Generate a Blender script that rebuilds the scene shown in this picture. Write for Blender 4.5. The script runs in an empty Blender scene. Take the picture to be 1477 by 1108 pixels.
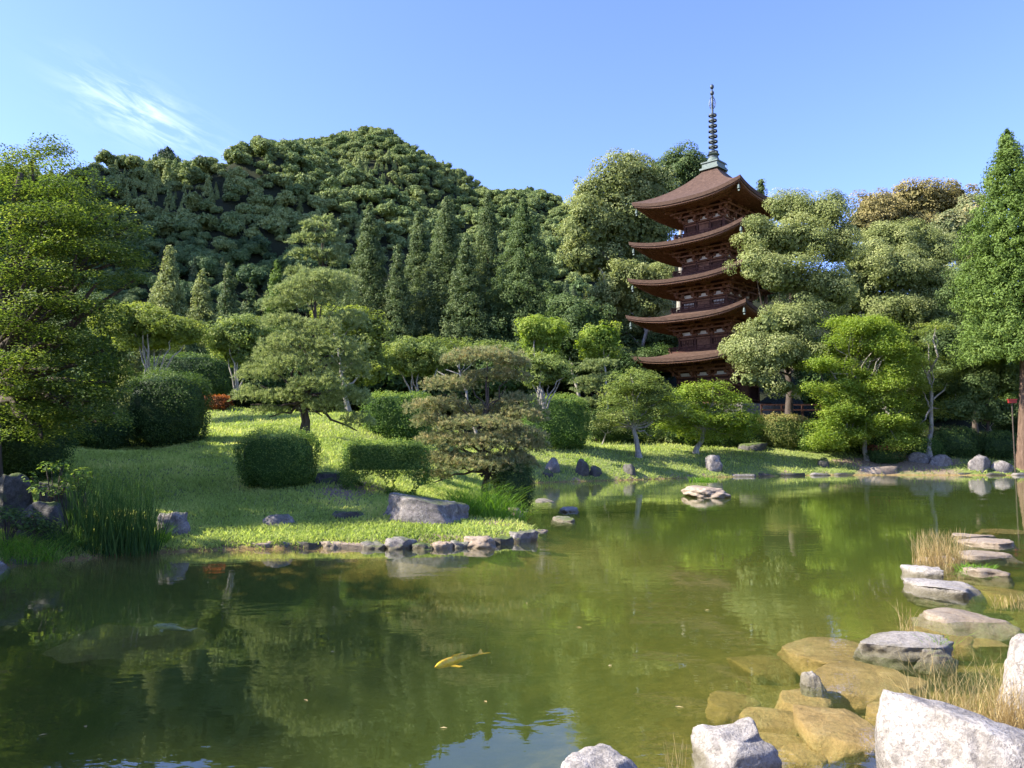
import bpy, bmesh, math, random
import numpy as np
random.seed(5)
RNG = np.random.default_rng(11)
sc = bpy.context.scene
COL = sc.collection
rad = math.radians

# ------------------------------------------------------------------ camera
F = 1116.0; CX, CY = 738.5, 554.0; PITCH = rad(4.45); EYE = 2.0
cam_d = bpy.data.cameras.new('camera'); cam = bpy.data.objects.new('camera', cam_d); COL.objects.link(cam)
cam.location = (0, 0, EYE); cam.rotation_euler = (math.pi/2 + PITCH, 0, 0)
cam_d.sensor_fit = 'HORIZONTAL'; cam_d.angle = 2*math.atan(738.5/F); cam_d.clip_end = 3000; cam_d.clip_start = 0.05
sc.camera = cam
_f = np.array([0, math.cos(PITCH), math.sin(PITCH)]); _u = np.array([0, -math.sin(PITCH), math.cos(PITCH)]); _r = np.array([1., 0, 0])
def ray(px, py): return _f + (px-CX)/F*_r + (CY-py)/F*_u
def at(px, py, Y):
    """world point seen at photo pixel (px,py) that lies Y metres in front"""
    d = ray(px, py); return np.array([0, 0, EYE]) + d*(Y/d[1])
def plane(px, py, z=0.0):
    d = ray(px, py); return np.array([0, 0, EYE]) + d*((z-EYE)/d[2])
def proj(P):
    d = np.asarray(P) - np.array([0, 0, EYE]); z = d@_f
    return CX+F*(d@_r)/z, CY-F*(d@_u)/z
def mpp(Y): return Y/F       # metres per photo pixel

# ------------------------------------------------------------------ tagging
def tag(o, label=None, cat=None, group=None, kind=None):
    if label: o['label'] = label
    if cat: o['category'] = cat
    if group: o['group'] = group
    if kind: o['kind'] = kind
    return o
def empty(name, loc, rz=0):
    o = bpy.data.objects.new(name, None); COL.objects.link(o); o.location = tuple(loc); o.rotation_euler = (0, 0, rz); o.empty_display_size = .3
    return o

# ------------------------------------------------------------------ mesh building
class MB:
    def __init__(s): s.v = []; s.q = []; s.n = 0; s.a = []
    def add(s, v, f, a=None):
        v = np.asarray(v, float).reshape(-1, 3); f = np.asarray(f, int)
        if f.shape[1] == 3: f = np.concatenate([f, -np.ones((len(f), 1), int)], 1); f = np.where(f < 0, -1-10**9, f)
        s.v.append(v); s.q.append(np.where(f < -1, -1, f+s.n)); s.n += len(v)
        s.a.append(np.full(len(f), .5) if a is None else np.asarray(a, float))
        return s
    def box(s, c, d, rz=0, taper=1.0):
        x, y, z = np.array(d)/2
        P = np.array([[sx*x*(taper if sz > 0 else 1), sy*y*(taper if sz > 0 else 1), sz*z] for sz in (-1, 1) for sx, sy in ((-1, -1), (1, -1), (1, 1), (-1, 1))])
        ca, sa = math.cos(rz), math.sin(rz)
        P = P@np.array([[ca, sa, 0], [-sa, ca, 0], [0, 0, 1]]) + np.array(c)
        return s.add(P, [[3, 2, 1, 0], [4, 5, 6, 7], [0, 1, 5, 4], [1, 2, 6, 5], [2, 3, 7, 6], [3, 0, 4, 7]])
    def bar(s, a, b, w, h=None):
        """box beam from a to b"""
        a = np.array(a, float); b = np.array(b, float); h = h or w
        t = (b-a)/np.linalg.norm(b-a); up = np.array([0, 0, 1.]) if abs(t[2]) < .95 else np.array([1., 0, 0])
        x = np.cross(t, up); x /= np.linalg.norm(x); y = np.cross(x, t)
        P = [p + sx*x*w/2 + sy*y*h/2 for p in (a, b) for sx, sy in ((-1, -1), (1, -1), (1, 1), (-1, 1))]
        return s.add(P, [[3, 2, 1, 0], [4, 5, 6, 7], [0, 1, 5, 4], [1, 2, 6, 5], [2, 3, 7, 6], [3, 0, 4, 7]])
    def tube(s, pts, rs, n=8, cap=True):
        pts = np.asarray(pts, float); m = len(pts); rs = np.broadcast_to(np.asarray(rs, float), (m,))
        T = np.gradient(pts, axis=0); T /= np.linalg.norm(T, axis=1)[:, None]+1e-9
        ref = np.array([1., 0, 0]) if abs(T[0][0]) < .9 else np.array([0, 1., 0])
        V = []
        for i in range(m):
            ref = ref - T[i]*(ref@T[i]); ref /= np.linalg.norm(ref); b = np.cross(T[i], ref)
            an = np.arange(n)*2*math.pi/n
            V.append(pts[i] + rs[i]*(np.cos(an)[:, None]*ref + np.sin(an)[:, None]*b))
        V = np.concatenate(V); Q = []
        for i in range(m-1):
            for k in range(n):
                Q.append([i*n+k, i*n+(k+1) % n, (i+1)*n+(k+1) % n, (i+1)*n+k])
        s.add(V, Q)
        if cap:
            c = np.concatenate([V[-n:], [pts[-1]+T[-1]*rs[-1]*.3]]); s.add(c, [[k, (k+1) % n, n, -1-10**9] for k in range(n)] if False else np.array([[k, (k+1) % n, n] for k in range(n)]))
            c = np.concatenate([V[:n], [pts[0]]]); s.add(c, np.array([[(k+1) % n, k, n] for k in range(n)]))
        return s
    def lathe(s, prof, c=(0, 0, 0), n=20):
        prof = np.asarray(prof, float); m = len(prof); an = np.arange(n)*2*math.pi/n
        V = np.concatenate([np.stack([r*np.cos(an), r*np.sin(an), np.full(n, z)], 1) for r, z in prof]) + np.array(c)
        Q = [[i*n+k, i*n+(k+1) % n, (i+1)*n+(k+1) % n, (i+1)*n+k] for i in range(m-1) for k in range(n)]
        return s.add(V, Q)
    def build(s, name, mat, parent=None, smooth=False, attr=False):
        V = np.concatenate(s.v); Q = np.concatenate(s.q)
        return raw(name, V, Q, mat, parent, smooth, np.concatenate(s.a) if attr else None)

def mesh_data(name, V, Q, smooth=False, attr=None):
    me = bpy.data.meshes.new(name)
    tri = Q[:, 3] < 0
    cnt = np.where(tri, 3, 4); st = np.concatenate([[0], np.cumsum(cnt)[:-1]])
    mask = np.ones(Q.shape, bool); mask[tri, 3] = False
    loops = Q[mask]
    me.vertices.add(len(V)); me.vertices.foreach_set('co', np.ascontiguousarray(V, np.float32).ravel())
    me.loops.add(len(loops)); me.loops.foreach_set('vertex_index', loops.astype(np.int32))
    me.polygons.add(len(Q)); me.polygons.foreach_set('loop_start', st.astype(np.int32))
    me.polygons.foreach_set('use_smooth', np.full(len(Q), bool(smooth)))
    if attr is not None:
        at_ = me.attributes.new('v', 'FLOAT', 'FACE'); at_.data.foreach_set('value', attr.astype(np.float32))
    me.update(calc_edges=True)
    return me
def raw(name, V, Q, mat, parent=None, smooth=False, attr=None):
    me = mesh_data(name, np.asarray(V), np.asarray(Q), smooth, attr); me.materials.append(mat)
    o = bpy.data.objects.new(name, me); COL.objects.link(o)
    if parent is not None: o.parent = parent
    return o

# ------------------------------------------------------------------ materials
def nmat(name):
    m = bpy.data.materials.new(name); m.use_nodes = True; nt = m.node_tree; nt.nodes.clear()
    out = nt.nodes.new('ShaderNodeOutputMaterial'); return m, nt, out
def ramp(nt, stops, src=None, interp='LINEAR'):
    r = nt.nodes.new('ShaderNodeValToRGB'); r.color_ramp.interpolation = interp
    while len(r.color_ramp.elements) > len(stops): r.color_ramp.elements.remove(r.color_ramp.elements[-1])
    while len(r.color_ramp.elements) < len(stops): r.color_ramp.elements.new(.5)
    for e, (p, c) in zip(r.color_ramp.elements, stops): e.position = p; e.color = (*c, 1) if len(c) == 3 else c
    if src is not None: nt.links.new(src, r.inputs[0])
    return r
def noise(nt, scale, detail=5, rough=.6, coord=None, typ='Object', dist=0):
    n = nt.nodes.new('ShaderNodeTexNoise'); n.inputs['Scale'].default_value = scale; n.inputs['Detail'].default_value = detail
    n.inputs['Roughness'].default_value = rough; n.inputs['Distortion'].default_value = dist
    if coord is None:
        t = nt.nodes.new('ShaderNodeTexCoord'); coord = t.outputs[typ]
    nt.links.new(coord, n.inputs['Vector']); return n
def mixc(nt, a, b, fac, mode='MIX'):
    m = nt.nodes.new('ShaderNodeMix'); m.data_type = 'RGBA'; m.blend_type = mode
    for k, v in ((6, a), (7, b)):
        if isinstance(v, tuple): m.inputs[k].default_value = (*v, 1)
        else: nt.links.new(v, m.inputs[k])
    if isinstance(fac, (int, float)): m.inputs[0].default_value = fac
    else: nt.links.new(fac, m.inputs[0])
    return m.outputs[2]
def bump(nt, h, strength=.5, dist=.05):
    b = nt.nodes.new('ShaderNodeBump'); b.inputs['Strength'].default_value = strength; b.inputs['Distance'].default_value = dist
    nt.links.new(h, b.inputs['Height']); return b
def leaf_mat(name, c0, c1, c2=None, transl=.35, tcol=None, spec=.14, objvar=0.0):
    m, nt, out = nmat(name)
    a = nt.nodes.new('ShaderNodeAttribute'); a.attribute_name = 'v'
    st = [(0, c0), (1, c1)] if c2 is None else [(0, c0), (.6, c1), (1, c2)]
    src = a.outputs['Fac']
    if objvar:
        oi = nt.nodes.new('ShaderNodeObjectInfo'); mm = nt.nodes.new('ShaderNodeMath'); mm.operation = 'MULTIPLY_ADD'
        nt.links.new(oi.outputs['Random'], mm.inputs[0]); mm.inputs[1].default_value = objvar
        m2 = nt.nodes.new('ShaderNodeMath'); m2.operation = 'MULTIPLY'; nt.links.new(src, m2.inputs[0]); m2.inputs[1].default_value = 1-objvar
        nt.links.new(m2.outputs[0], mm.inputs[2]); src = mm.outputs[0]
    r = ramp(nt, st, src)
    p = nt.nodes.new('ShaderNodeBsdfPrincipled'); p.inputs['Roughness'].default_value = .55; p.inputs['Specular IOR Level'].default_value = spec
    nt.links.new(r.outputs[0], p.inputs['Base Color'])
    t = nt.nodes.new('ShaderNodeBsdfTranslucent')
    hs = nt.nodes.new('ShaderNodeHueSaturation'); hs.inputs['Hue'].default_value = .495; hs.inputs['Saturation'].default_value = 1.15; hs.inputs['Value'].default_value = 1.6
    nt.links.new(r.outputs[0], hs.inputs['Color']); nt.links.new(hs.outputs[0], t.inputs['Color'])
    mx = nt.nodes.new('ShaderNodeMixShader'); mx.inputs[0].default_value = transl
    nt.links.new(p.outputs[0], mx.inputs[1]); nt.links.new(t.outputs[0], mx.inputs[2]); nt.links.new(mx.outputs[0], out.inputs[0])
    return m
def simple_mat(name, stops, scale=4, rough=.85, bstr=.4, bdist=.03, spec=.3, metal=0, stretch=None, detail=6, typ='Object'):
    m, nt, out = nmat(name)
    t = nt.nodes.new('ShaderNodeTexCoord'); co = t.outputs[typ]
    if stretch:
        mp = nt.nodes.new('ShaderNodeMapping'); mp.inputs['Scale'].default_value = stretch; nt.links.new(co, mp.inputs[0]); co = mp.outputs[0]
    n = noise(nt, scale, detail, .65, co)
    r = ramp(nt, stops, n.outputs['Fac'])
    p = nt.nodes.new('ShaderNodeBsdfPrincipled'); p.inputs['Roughness'].default_value = rough; p.inputs['Specular IOR Level'].default_value = spec; p.inputs['Metallic'].default_value = metal
    nt.links.new(r.outputs[0], p.inputs['Base Color'])
    nt.links.new(bump(nt, n.outputs['Fac'], bstr, bdist).outputs[0], p.inputs['Normal'])
    nt.links.new(p.outputs[0], out.inputs[0]); return m
def rock_mat(name, base, dark, light, speck=.6, lichen=None, scale=1.0, moss=0.0, wetf=.72):
    m, nt, out = nmat(name)
    big = noise(nt, 1.6*scale, 6, .65); fine = noise(nt, 38*scale, 3, .8); mid = noise(nt, 7*scale, 7, .7)
    vor = nt.nodes.new('ShaderNodeTexVoronoi'); vor.inputs['Scale'].default_value = 60*scale
    tc = nt.nodes.new('ShaderNodeTexCoord'); nt.links.new(tc.outputs['Object'], vor.inputs['Vector'])
    c = ramp(nt, [(.3, dark), (.5, base), (.72, light)], mid.outputs['Fac']).outputs[0]
    f = ramp(nt, [(.42, (0, 0, 0)), (.5, (1, 1, 1))], fine.outputs['Fac']).outputs[0]
    dk = mixc(nt, dark, c, .15)
    c = mixc(nt, c, mixc(nt, dk, c, f), speck)
    b2 = ramp(nt, [(.42, (0, 0, 0)), (.62, (1, 1, 1))], big.outputs['Fac']).outputs[0]
    c = mixc(nt, c, mixc(nt, c, dark, .55), b2)
    if lichen:
        n3 = noise(nt, 3.1*scale, 7, .75, dist=.4); l = ramp(nt, [(.56, (0, 0, 0)), (.64, (1, 1, 1))], n3.outputs['Fac']).outputs[0]
        c = mixc(nt, c, lichen, l)
    geo = nt.nodes.new('ShaderNodeNewGeometry'); sx = nt.nodes.new('ShaderNodeSeparateXYZ'); nt.links.new(geo.outputs['Position'], sx.inputs[0])
    wz = nt.nodes.new('ShaderNodeMath'); wz.operation = 'MULTIPLY_ADD'; nt.links.new(mid.outputs['Fac'], wz.inputs[0]); wz.inputs[1].default_value = -.16; nt.links.new(sx.outputs[2], wz.inputs[2])
    wet = nt.nodes.new('ShaderNodeMapRange'); wet.inputs[1].default_value = -.045; wet.inputs[2].default_value = .0; wet.inputs[3].default_value = 1; wet.inputs[4].default_value = 0; nt.links.new(wz.outputs[0], wet.inputs[0])
    c = mixc(nt, c, mixc(nt, c, (.10, .085, .045), wetf), wet.outputs[0])
    if moss:
        n4 = noise(nt, 2.3, 6, .7); nz = nt.nodes.new('ShaderNodeSeparateXYZ'); nt.links.new(geo.outputs['Normal'], nz.inputs[0])
        mo = nt.nodes.new('ShaderNodeMath'); mo.operation = 'MULTIPLY'; nt.links.new(n4.outputs['Fac'], mo.inputs[0]); nt.links.new(nz.outputs[2], mo.inputs[1])
        c = mixc(nt, c, (.075, .10, .025), ramp(nt, [(.30, (0, 0, 0)), (.30+.2/moss, (1, 1, 1))], mo.outputs[0]).outputs[0])
    p = nt.nodes.new('ShaderNodeBsdfPrincipled'); p.inputs['Roughness'].default_value = .85; p.inputs['Specular IOR Level'].default_value = .25
    nt.links.new(c, p.inputs['Base Color'])
    h = nt.nodes.new('ShaderNodeMath'); h.operation = 'MULTIPLY_ADD'; nt.links.new(fine.outputs['Fac'], h.inputs[0]); h.inputs[1].default_value = .25; nt.links.new(mid.outputs['Fac'], h.inputs[2])
    nt.links.new(bump(nt, h.outputs[0], .8, .05/scale).outputs[0], p.inputs['Normal'])
    nt.links.new(p.outputs[0], out.inputs[0]); return m

M = {}
M['camphor'] = leaf_mat('camphor_leaf', (.105, .135, .042), (.27, .305, .105), (.45, .46, .20), .3)
M['camphor_yellow'] = leaf_mat('flowering_leaf', (.13, .12, .04), (.28, .24, .09), (.40, .32, .13), .25)
M['evergreen'] = leaf_mat('evergreen_leaf', (.05, .085, .028), (.12, .17, .055), (.2, .25, .09), .28)
M['cedar'] = leaf_mat('cedar_spray', (.05, .08, .028), (.13, .175, .062), (.25, .28, .11), .25)
M['cedar_bright'] = leaf_mat('bright_cedar_spray', (.06, .1, .02), (.14, .21, .045), (.24, .31, .075), .28)
M['maple'] = leaf_mat('maple_leaf', (.10, .14, .035), (.23, .28, .06), (.38, .41, .12), .42)
M['maple_bright'] = leaf_mat('young_maple_leaf', (.13, .2, .03), (.25, .33, .06), (.40, .44, .10), .42)
M['pine'] = leaf_mat('pine_needle', (.11, .15, .055), (.27, .32, .12), (.43, .46, .20), .3)
M['pine_brown'] = leaf_mat('brown_pine_needle', (.12, .16, .07), (.27, .285, .13), (.50, .41, .20), .3)
M['hedge'] = leaf_mat('hedge_leaf', (.055, .105, .025), (.13, .21, .045), (.29, .36, .085), .35)
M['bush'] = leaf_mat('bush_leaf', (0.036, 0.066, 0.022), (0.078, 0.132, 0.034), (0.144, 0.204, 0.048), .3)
M['bush_yellow'] = leaf_mat('golden_bush_leaf', (0.090, 0.130, 0.030), (0.200, 0.210, 0.060), (0.340, 0.280, 0.100), .3)
M['azalea'] = leaf_mat('red_bush_leaf', (0.100, 0.050, 0.020), (0.300, 0.100, 0.035), (0.420, 0.200, 0.070), .35)
M['dome'] = leaf_mat('dome_tree_leaf', (.10, .145, .04), (.23, .29, .075), (.38, .41, .14), .35)
M['hill'] = leaf_mat('hill_leaf', (.04, .08, .036), (.13, .195, .068), (.33, .37, .13), .15, objvar=.6)
M['hill_con'] = leaf_mat('hill_conifer_leaf', (.045, .075, .035), (.09, .125, .055), (.16, .19, .075), .15, objvar=.4)
M['maple_dark'] = leaf_mat('dark_maple_leaf', (.042, .074, .019), (.13, .185, .038), (.35, .39, .095), .43)  # deeper greens than the plain maple leaf
M['azalea_green'] = leaf_mat('azalea_leaf', (.04, .08, .025), (.10, .15, .04), (.45, .12, .09), .3)
M['reed'] = leaf_mat('reed_blade', (0.033, 0.077, 0.022), (0.077, 0.143, 0.033), (0.143, 0.220, 0.055), .4)
M['tuft'] = leaf_mat('green_blade', (0.072, 0.156, 0.024), (0.156, 0.288, 0.042), (0.288, 0.432, 0.072), .45)
M['lawn'] = leaf_mat('lawn_blade', (.20, .265, .06), (.38, .45, .125), (.56, .55, .19), .45)
M['dry'] = leaf_mat('dry_blade', (0.280, 0.200, 0.080), (0.450, 0.340, 0.150), (0.600, 0.500, 0.260), .35)
M['bark'] = simple_mat('dark_bark', [(.3, (.03, .022, .016)), (.7, (.11, .085, .065))], 9, .95, .9, .04, stretch=(1, 1, .25))
M['bark_grey'] = simple_mat('grey_bark', [(.3, (.13, .115, .095)), (.7, (.42, .38, .31))], 7, .95, .8, .03, stretch=(1, 1, .35))
M['bark_red'] = simple_mat('cedar_bark', [(.3, (.06, .035, .022)), (.7, (.2, .13, .09))], 12, .95, .9, .04, stretch=(1, 1, .12))
M['granite'] = rock_mat('pale_granite', (.36, .325, .285), (.13, .115, .10), (.50, .46, .41), .75)
M['greystone'] = rock_mat('grey_stone', (.25, .22, .20), (.075, .065, .058), (.42, .38, .345), .55, lichen=(.34, .31, .27), moss=.6)
M['darkstone'] = rock_mat('dark_stone', (.10, .092, .08), (.035, .033, .028), (.19, .175, .155), .5, lichen=(.09, .105, .045), moss=2.)
M['slab'] = rock_mat('silted_stone', (.35, .23, .09), (.16, .105, .042), (.45, .32, .15), .3, wetf=.0)
M['tanstone'] = rock_mat('tan_stone', (.34, .27, .20), (.17, .12, .08), (.48, .42, .35), .5, wetf=.35)

# ------------------------------------------------------------------ pond outline and ground
POND = np.array([(-60, -4), (-34, 3), (-20, 8.5), (-14, 11.2), (-10.5, 12.3), (-8.6, 12.9), (-7.6, 13.7), (-6.6, 14.5), (-5.2, 15.0), (-3.7, 15.2), (-2.3, 15.25), (-1.4, 15.5), (-.6, 15.6), (.1, 16.2),
                 (.55, 17.2), (.45, 18.6), (.1, 20), (-.1, 21.6), (-.35, 24), (-.9, 27), (-1.3, 31), (-1.2, 35), (-.3, 38.6), (1.4, 40.5), (3.5, 42.0), (5.9, 43.2), (8.9, 45.2), (12.5, 47.2), (16, 49.2),
                 (20.5, 50.5), (25, 50.6), (30, 50.2), (35, 50.0), (40, 49.5), (43, 44), (41, 36), (34, 30), (27, 25), (20, 20), (14, 14.5), (10, 11), (7.2, 8.2), (5.6, 6.2), (4.6, 4.9), (3.4, 4.1), (2.2, 3.5), (.9, 3.2), (-.6, 3.0), (-3, 2.4), (-8, .5), (-20, -4), (-40, -12)], float)
def pond_sd(x, y):
    """signed distance to the shoreline, positive on land"""
    x = np.asarray(x, float); y = np.asarray(y, float); sh = x.shape; p = np.stack([x.ravel(), y.ravel()], 1)
    d = np.full(len(p), 1e9); ins = np.zeros(len(p), bool)
    A = POND; B = np.roll(POND, -1, 0)
    for a, b in zip(A, B):
        ab = b-a; t = np.clip(((p-a)@ab)/(ab@ab), 0, 1); d = np.minimum(d, np.hypot(*(p-a-t[:, None]*ab).T))
        c = ((a[1] > p[:, 1]) != (b[1] > p[:, 1])); xi = (b[0]-a[0])*(p[:, 1]-a[1])/(b[1]-a[1]+1e-12)+a[0]
        ins ^= c & (p[:, 0] < xi)
    return np.where(ins, -d, d).reshape(sh)
def sstep(a, b, x): t = np.clip((x-a)/(b-a), 0, 1); return t*t*(3-2*t)
_wn = [(RNG.normal(size=2), RNG.uniform(0, 6.28)) for _ in range(40)]
def wob(x, y, L, k=8, o=0):
    s = 0
    for i in range(k):
        d, ph = _wn[(i+o) % 40]; s = s+np.sin((d[0]*x+d[1]*y)*2*math.pi/L/1.2+ph)
    return s/k**.5
def prof(pts, Y):
    pts = np.array(pts, float); xs = (pts[:, 0]-CX)/F*Y; zs = EYE+(641-pts[:, 1])/F*Y; return xs, zs
FR = prof([(-500, 300), (-200, 250), (0, 243), (130, 236), (230, 228), (300, 212), (400, 200), (440, 202), (500, 232), (600, 270), (700, 300), (800, 330), (1000, 420), (1300, 500)], 225)
BK = prof([(300, 330), (400, 245), (440, 207), (480, 188), (515, 180), (560, 186), (620, 218), (680, 256), (740, 275), (800, 292), (900, 330), (1100, 400), (1400, 430), (1900, 450)], 330)
def ground(x, y):
    x = np.asarray(x, float); y = np.asarray(y, float)
    s = pond_sd(x, y)
    right = sstep(-4, 5, x)
    lf = sstep(-1.2, -7.5, x)*(y > 0); s0 = s; s = np.where(s > 0, s*(1-lf)+np.maximum(s, np.clip(y-15.2, 0, 27)*sstep(0, 2.5, s))*lf, s)
    fb = sstep(-3, 1, x)*sstep(30, 36, y)
    land = .16*(1-np.exp(-np.maximum(s, 0)/.2)) + (.135+0*s)*np.minimum(s, 27)*(1-fb) + fb*(.32*np.minimum(s, 4.5)+.1*np.clip(s-4.5, 0, 22)) + .03*np.maximum(s-27, 0)*(s < 400) + sstep(11, 24, s)*1.7*right*sstep(35, 50, y)
    land = np.minimum(land, .45 + np.maximum(y-9, 0)*.4 + np.maximum(s-9, 0)*.12)
    land = land + .05*wob(x, y, 5.)*sstep(.5, 4, s) + .16*wob(x, y, 13., o=9)*sstep(2, 8, s)
    near_r = sstep(1.5, 5, x-.35*(20-y))
    dep = .12 + 1.5*(1-np.exp(s/(4.+9*sstep(-.5, 4, x)*sstep(30, 16, y))))
    z = np.where(s > 0, land, -np.maximum(dep, 0)*1.0*sstep(0, .25, -s)-.02)
    front = (np.interp(x, *FR)-16)*sstep(88, 225, y)
    front = np.where(y > 225, (np.interp(x, *FR)-16)*(1-.25*sstep(225, 300, y)), front)
    back = (np.interp(x, *BK)-17)*sstep(150, 330, y)
    hl = np.maximum(front, back)
    hl = hl + sstep(100, 180, y)*(2.2*wob(x, y*.4, 55, o=3) + 1.2*wob(x, y, 24, o=17))
    rh = 11*sstep(72, 112, y)*sstep(-12, 12, x)
    lh = 155*np.exp(-((x+172)/52)**2-((y-155)/46)**2)  # unseen hill left of view, added to throw shade on the hillside hollow
    z = np.where(s > 0, np.maximum(z, 0)+np.maximum(np.maximum(hl, rh), lh)*sstep(20, 40, s), z)
    return z
def gz(x, y): return float(ground(np.array([x]), np.array([y]))[0])
def G(px, py, ymin=6, ymax=90):
    """ground point seen at a photo pixel"""
    d = ray(px, py); Y = np.arange(ymin, ymax, .05); P = np.array([0, 0, EYE]) + d*(Y/d[1])[:, None]
    z = ground(P[:, 0], P[:, 1]); i = np.argmax(P[:, 2] <= np.maximum(z, 0)); 
    if P[i, 2] > max(z[i], 0): i = len(Y)-1
    return np.array([P[i, 0], P[i, 1], max(z[i], 0)])

def axis(segs):
    out = [segs[0][0]]
    for a, b, st in segs:
        n = max(1, int(round((b-a)/st))); out += list(a+(b-a)*(np.arange(n)+1)/n)
    return np.array(out)
gx = axis([(-900, -300, 60), (-300, -110, 9), (-110, -40, 2.5), (-40, -14, 1.2), (-14, 16, .3), (16, 45, .8), (45, 110, 5), (110, 300, 15), (300, 900, 60)])
gy = axis([(-150, -20, 15), (-20, 1, 1.5), (1, 26, .3), (26, 56, .6), (56, 110, 2), (110, 225, 2.5), (225, 360, 3), (360, 1200, 60)])
X, Y_ = np.meshgrid(gx, gy); Z = ground(X, Y_)
nx, ny = len(gx), len(gy)
ii = np.arange(nx*ny).reshape(ny, nx)
GQ = np.stack([ii[:-1, :-1], ii[:-1, 1:], ii[1:, 1:], ii[1:, :-1]], -1).reshape(-1, 4)
def ground_mat():
    m, nt, out = nmat('ground_cover')
    geo = nt.nodes.new('ShaderNodeNewGeometry'); sx = nt.nodes.new('ShaderNodeSeparateXYZ'); nt.links.new(geo.outputs['Position'], sx.inputs[0])
    n1 = noise(nt, .6, 6, .65, geo.outputs['Position']); n2 = noise(nt, 9, 5, .7, geo.outputs['Position']); n3 = noise(nt, .17, 5, .6, geo.outputs['Position'])
    g = ramp(nt, [(.3, (.10, .145, .035)), (.5, (.19, .25, .065)), (.7, (.30, .31, .10))], n1.outputs['Fac']).outputs[0]
    g = mixc(nt, g, ramp(nt, [(.35, (.08, .10, .03)), (.65, (.31, .33, .10))], n2.outputs['Fac']).outputs[0], .45)
    dirt = ramp(nt, [(.3, (.16, .115, .07)), (.7, (.36, .28, .19))], n2.outputs['Fac']).outputs[0]
    a = nt.nodes.new('ShaderNodeAttribute'); a.attribute_name = 'dirt'
    ad = nt.nodes.new('ShaderNodeMath'); ad.operation = 'ADD'; nt.links.new(a.outputs['Fac'], ad.inputs[0])
    ms = nt.nodes.new('ShaderNodeMath'); ms.operation = 'MULTIPLY_ADD'; nt.links.new(n1.outputs['Fac'], ms.inputs[0]); ms.inputs[1].default_value = 1.2; ms.inputs[2].default_value = -.6
    nt.links.new(ms.outputs[0], ad.inputs[1])
    df = ramp(nt, [(.42, (0, 0, 0)), (.62, (1, 1, 1))], ad.outputs[0]).outputs[0]
    c = mixc(nt, g, dirt, df)
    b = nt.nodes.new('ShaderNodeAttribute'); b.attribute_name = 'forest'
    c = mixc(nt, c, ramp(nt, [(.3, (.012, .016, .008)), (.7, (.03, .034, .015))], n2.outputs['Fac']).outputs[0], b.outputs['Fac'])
    bed = ramp(nt, [(.3, (.14, .095, .035)), (.55, (.3, .2, .08)), (.75, (.42, .31, .15))], noise(nt, 5, 6, .7, geo.outputs['Position']).outputs['Fac']).outputs[0]
    wf = nt.nodes.new('ShaderNodeMapRange'); wf.inputs[1].default_value = .0; wf.inputs[2].default_value = .1; nt.links.new(sx.outputs[2], wf.inputs[0])
    c = mixc(nt, bed, c, wf.outputs[0])
    p = nt.nodes.new('ShaderNodeBsdfPrincipled'); p.inputs['Roughness'].default_value = 1; p.inputs['Specular IOR Level'].default_value = .1
    nt.links.new(c, p.inputs['Base Color']); nt.links.new(bump(nt, n2.outputs['Fac'], .9, .12).outputs[0], p.inputs['Normal'])
    nt.links.new(p.outputs[0], out.inputs[0]); return m
gr = raw('ground', np.stack([X.ravel(), Y_.ravel(), Z.ravel()], 1), GQ, ground_mat(), smooth=True); tag(gr, kind='structure')
S_ = pond_sd(X, Y_).ravel()
xf, yf = X.ravel(), Y_.ravel()
dirt = np.maximum.reduce([1.2*np.exp(-((xf-26)/4.5)**2-((yf-52.3)/1.6)**2), 1.3*np.exp(-((xf-35.5)/5)**2-((yf-57)/3)**2), .9*(yf < 12)*(xf > 1)*(S_ > 0), 1.1*np.exp(-((xf+.5)/.9)**2-((yf-19)/2.5)**2),
    .8*np.exp(-((xf+4.2)/1.2)**2-((yf-20.5)/2.5)**2), .55*(S_ < .35)])
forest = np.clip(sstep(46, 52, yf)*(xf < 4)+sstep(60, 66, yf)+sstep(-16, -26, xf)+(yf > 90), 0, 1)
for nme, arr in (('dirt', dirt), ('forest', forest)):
    a_ = gr.data.attributes.new(nme, 'FLOAT', 'POINT'); a_.data.foreach_set('value', arr.astype(np.float32))

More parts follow.
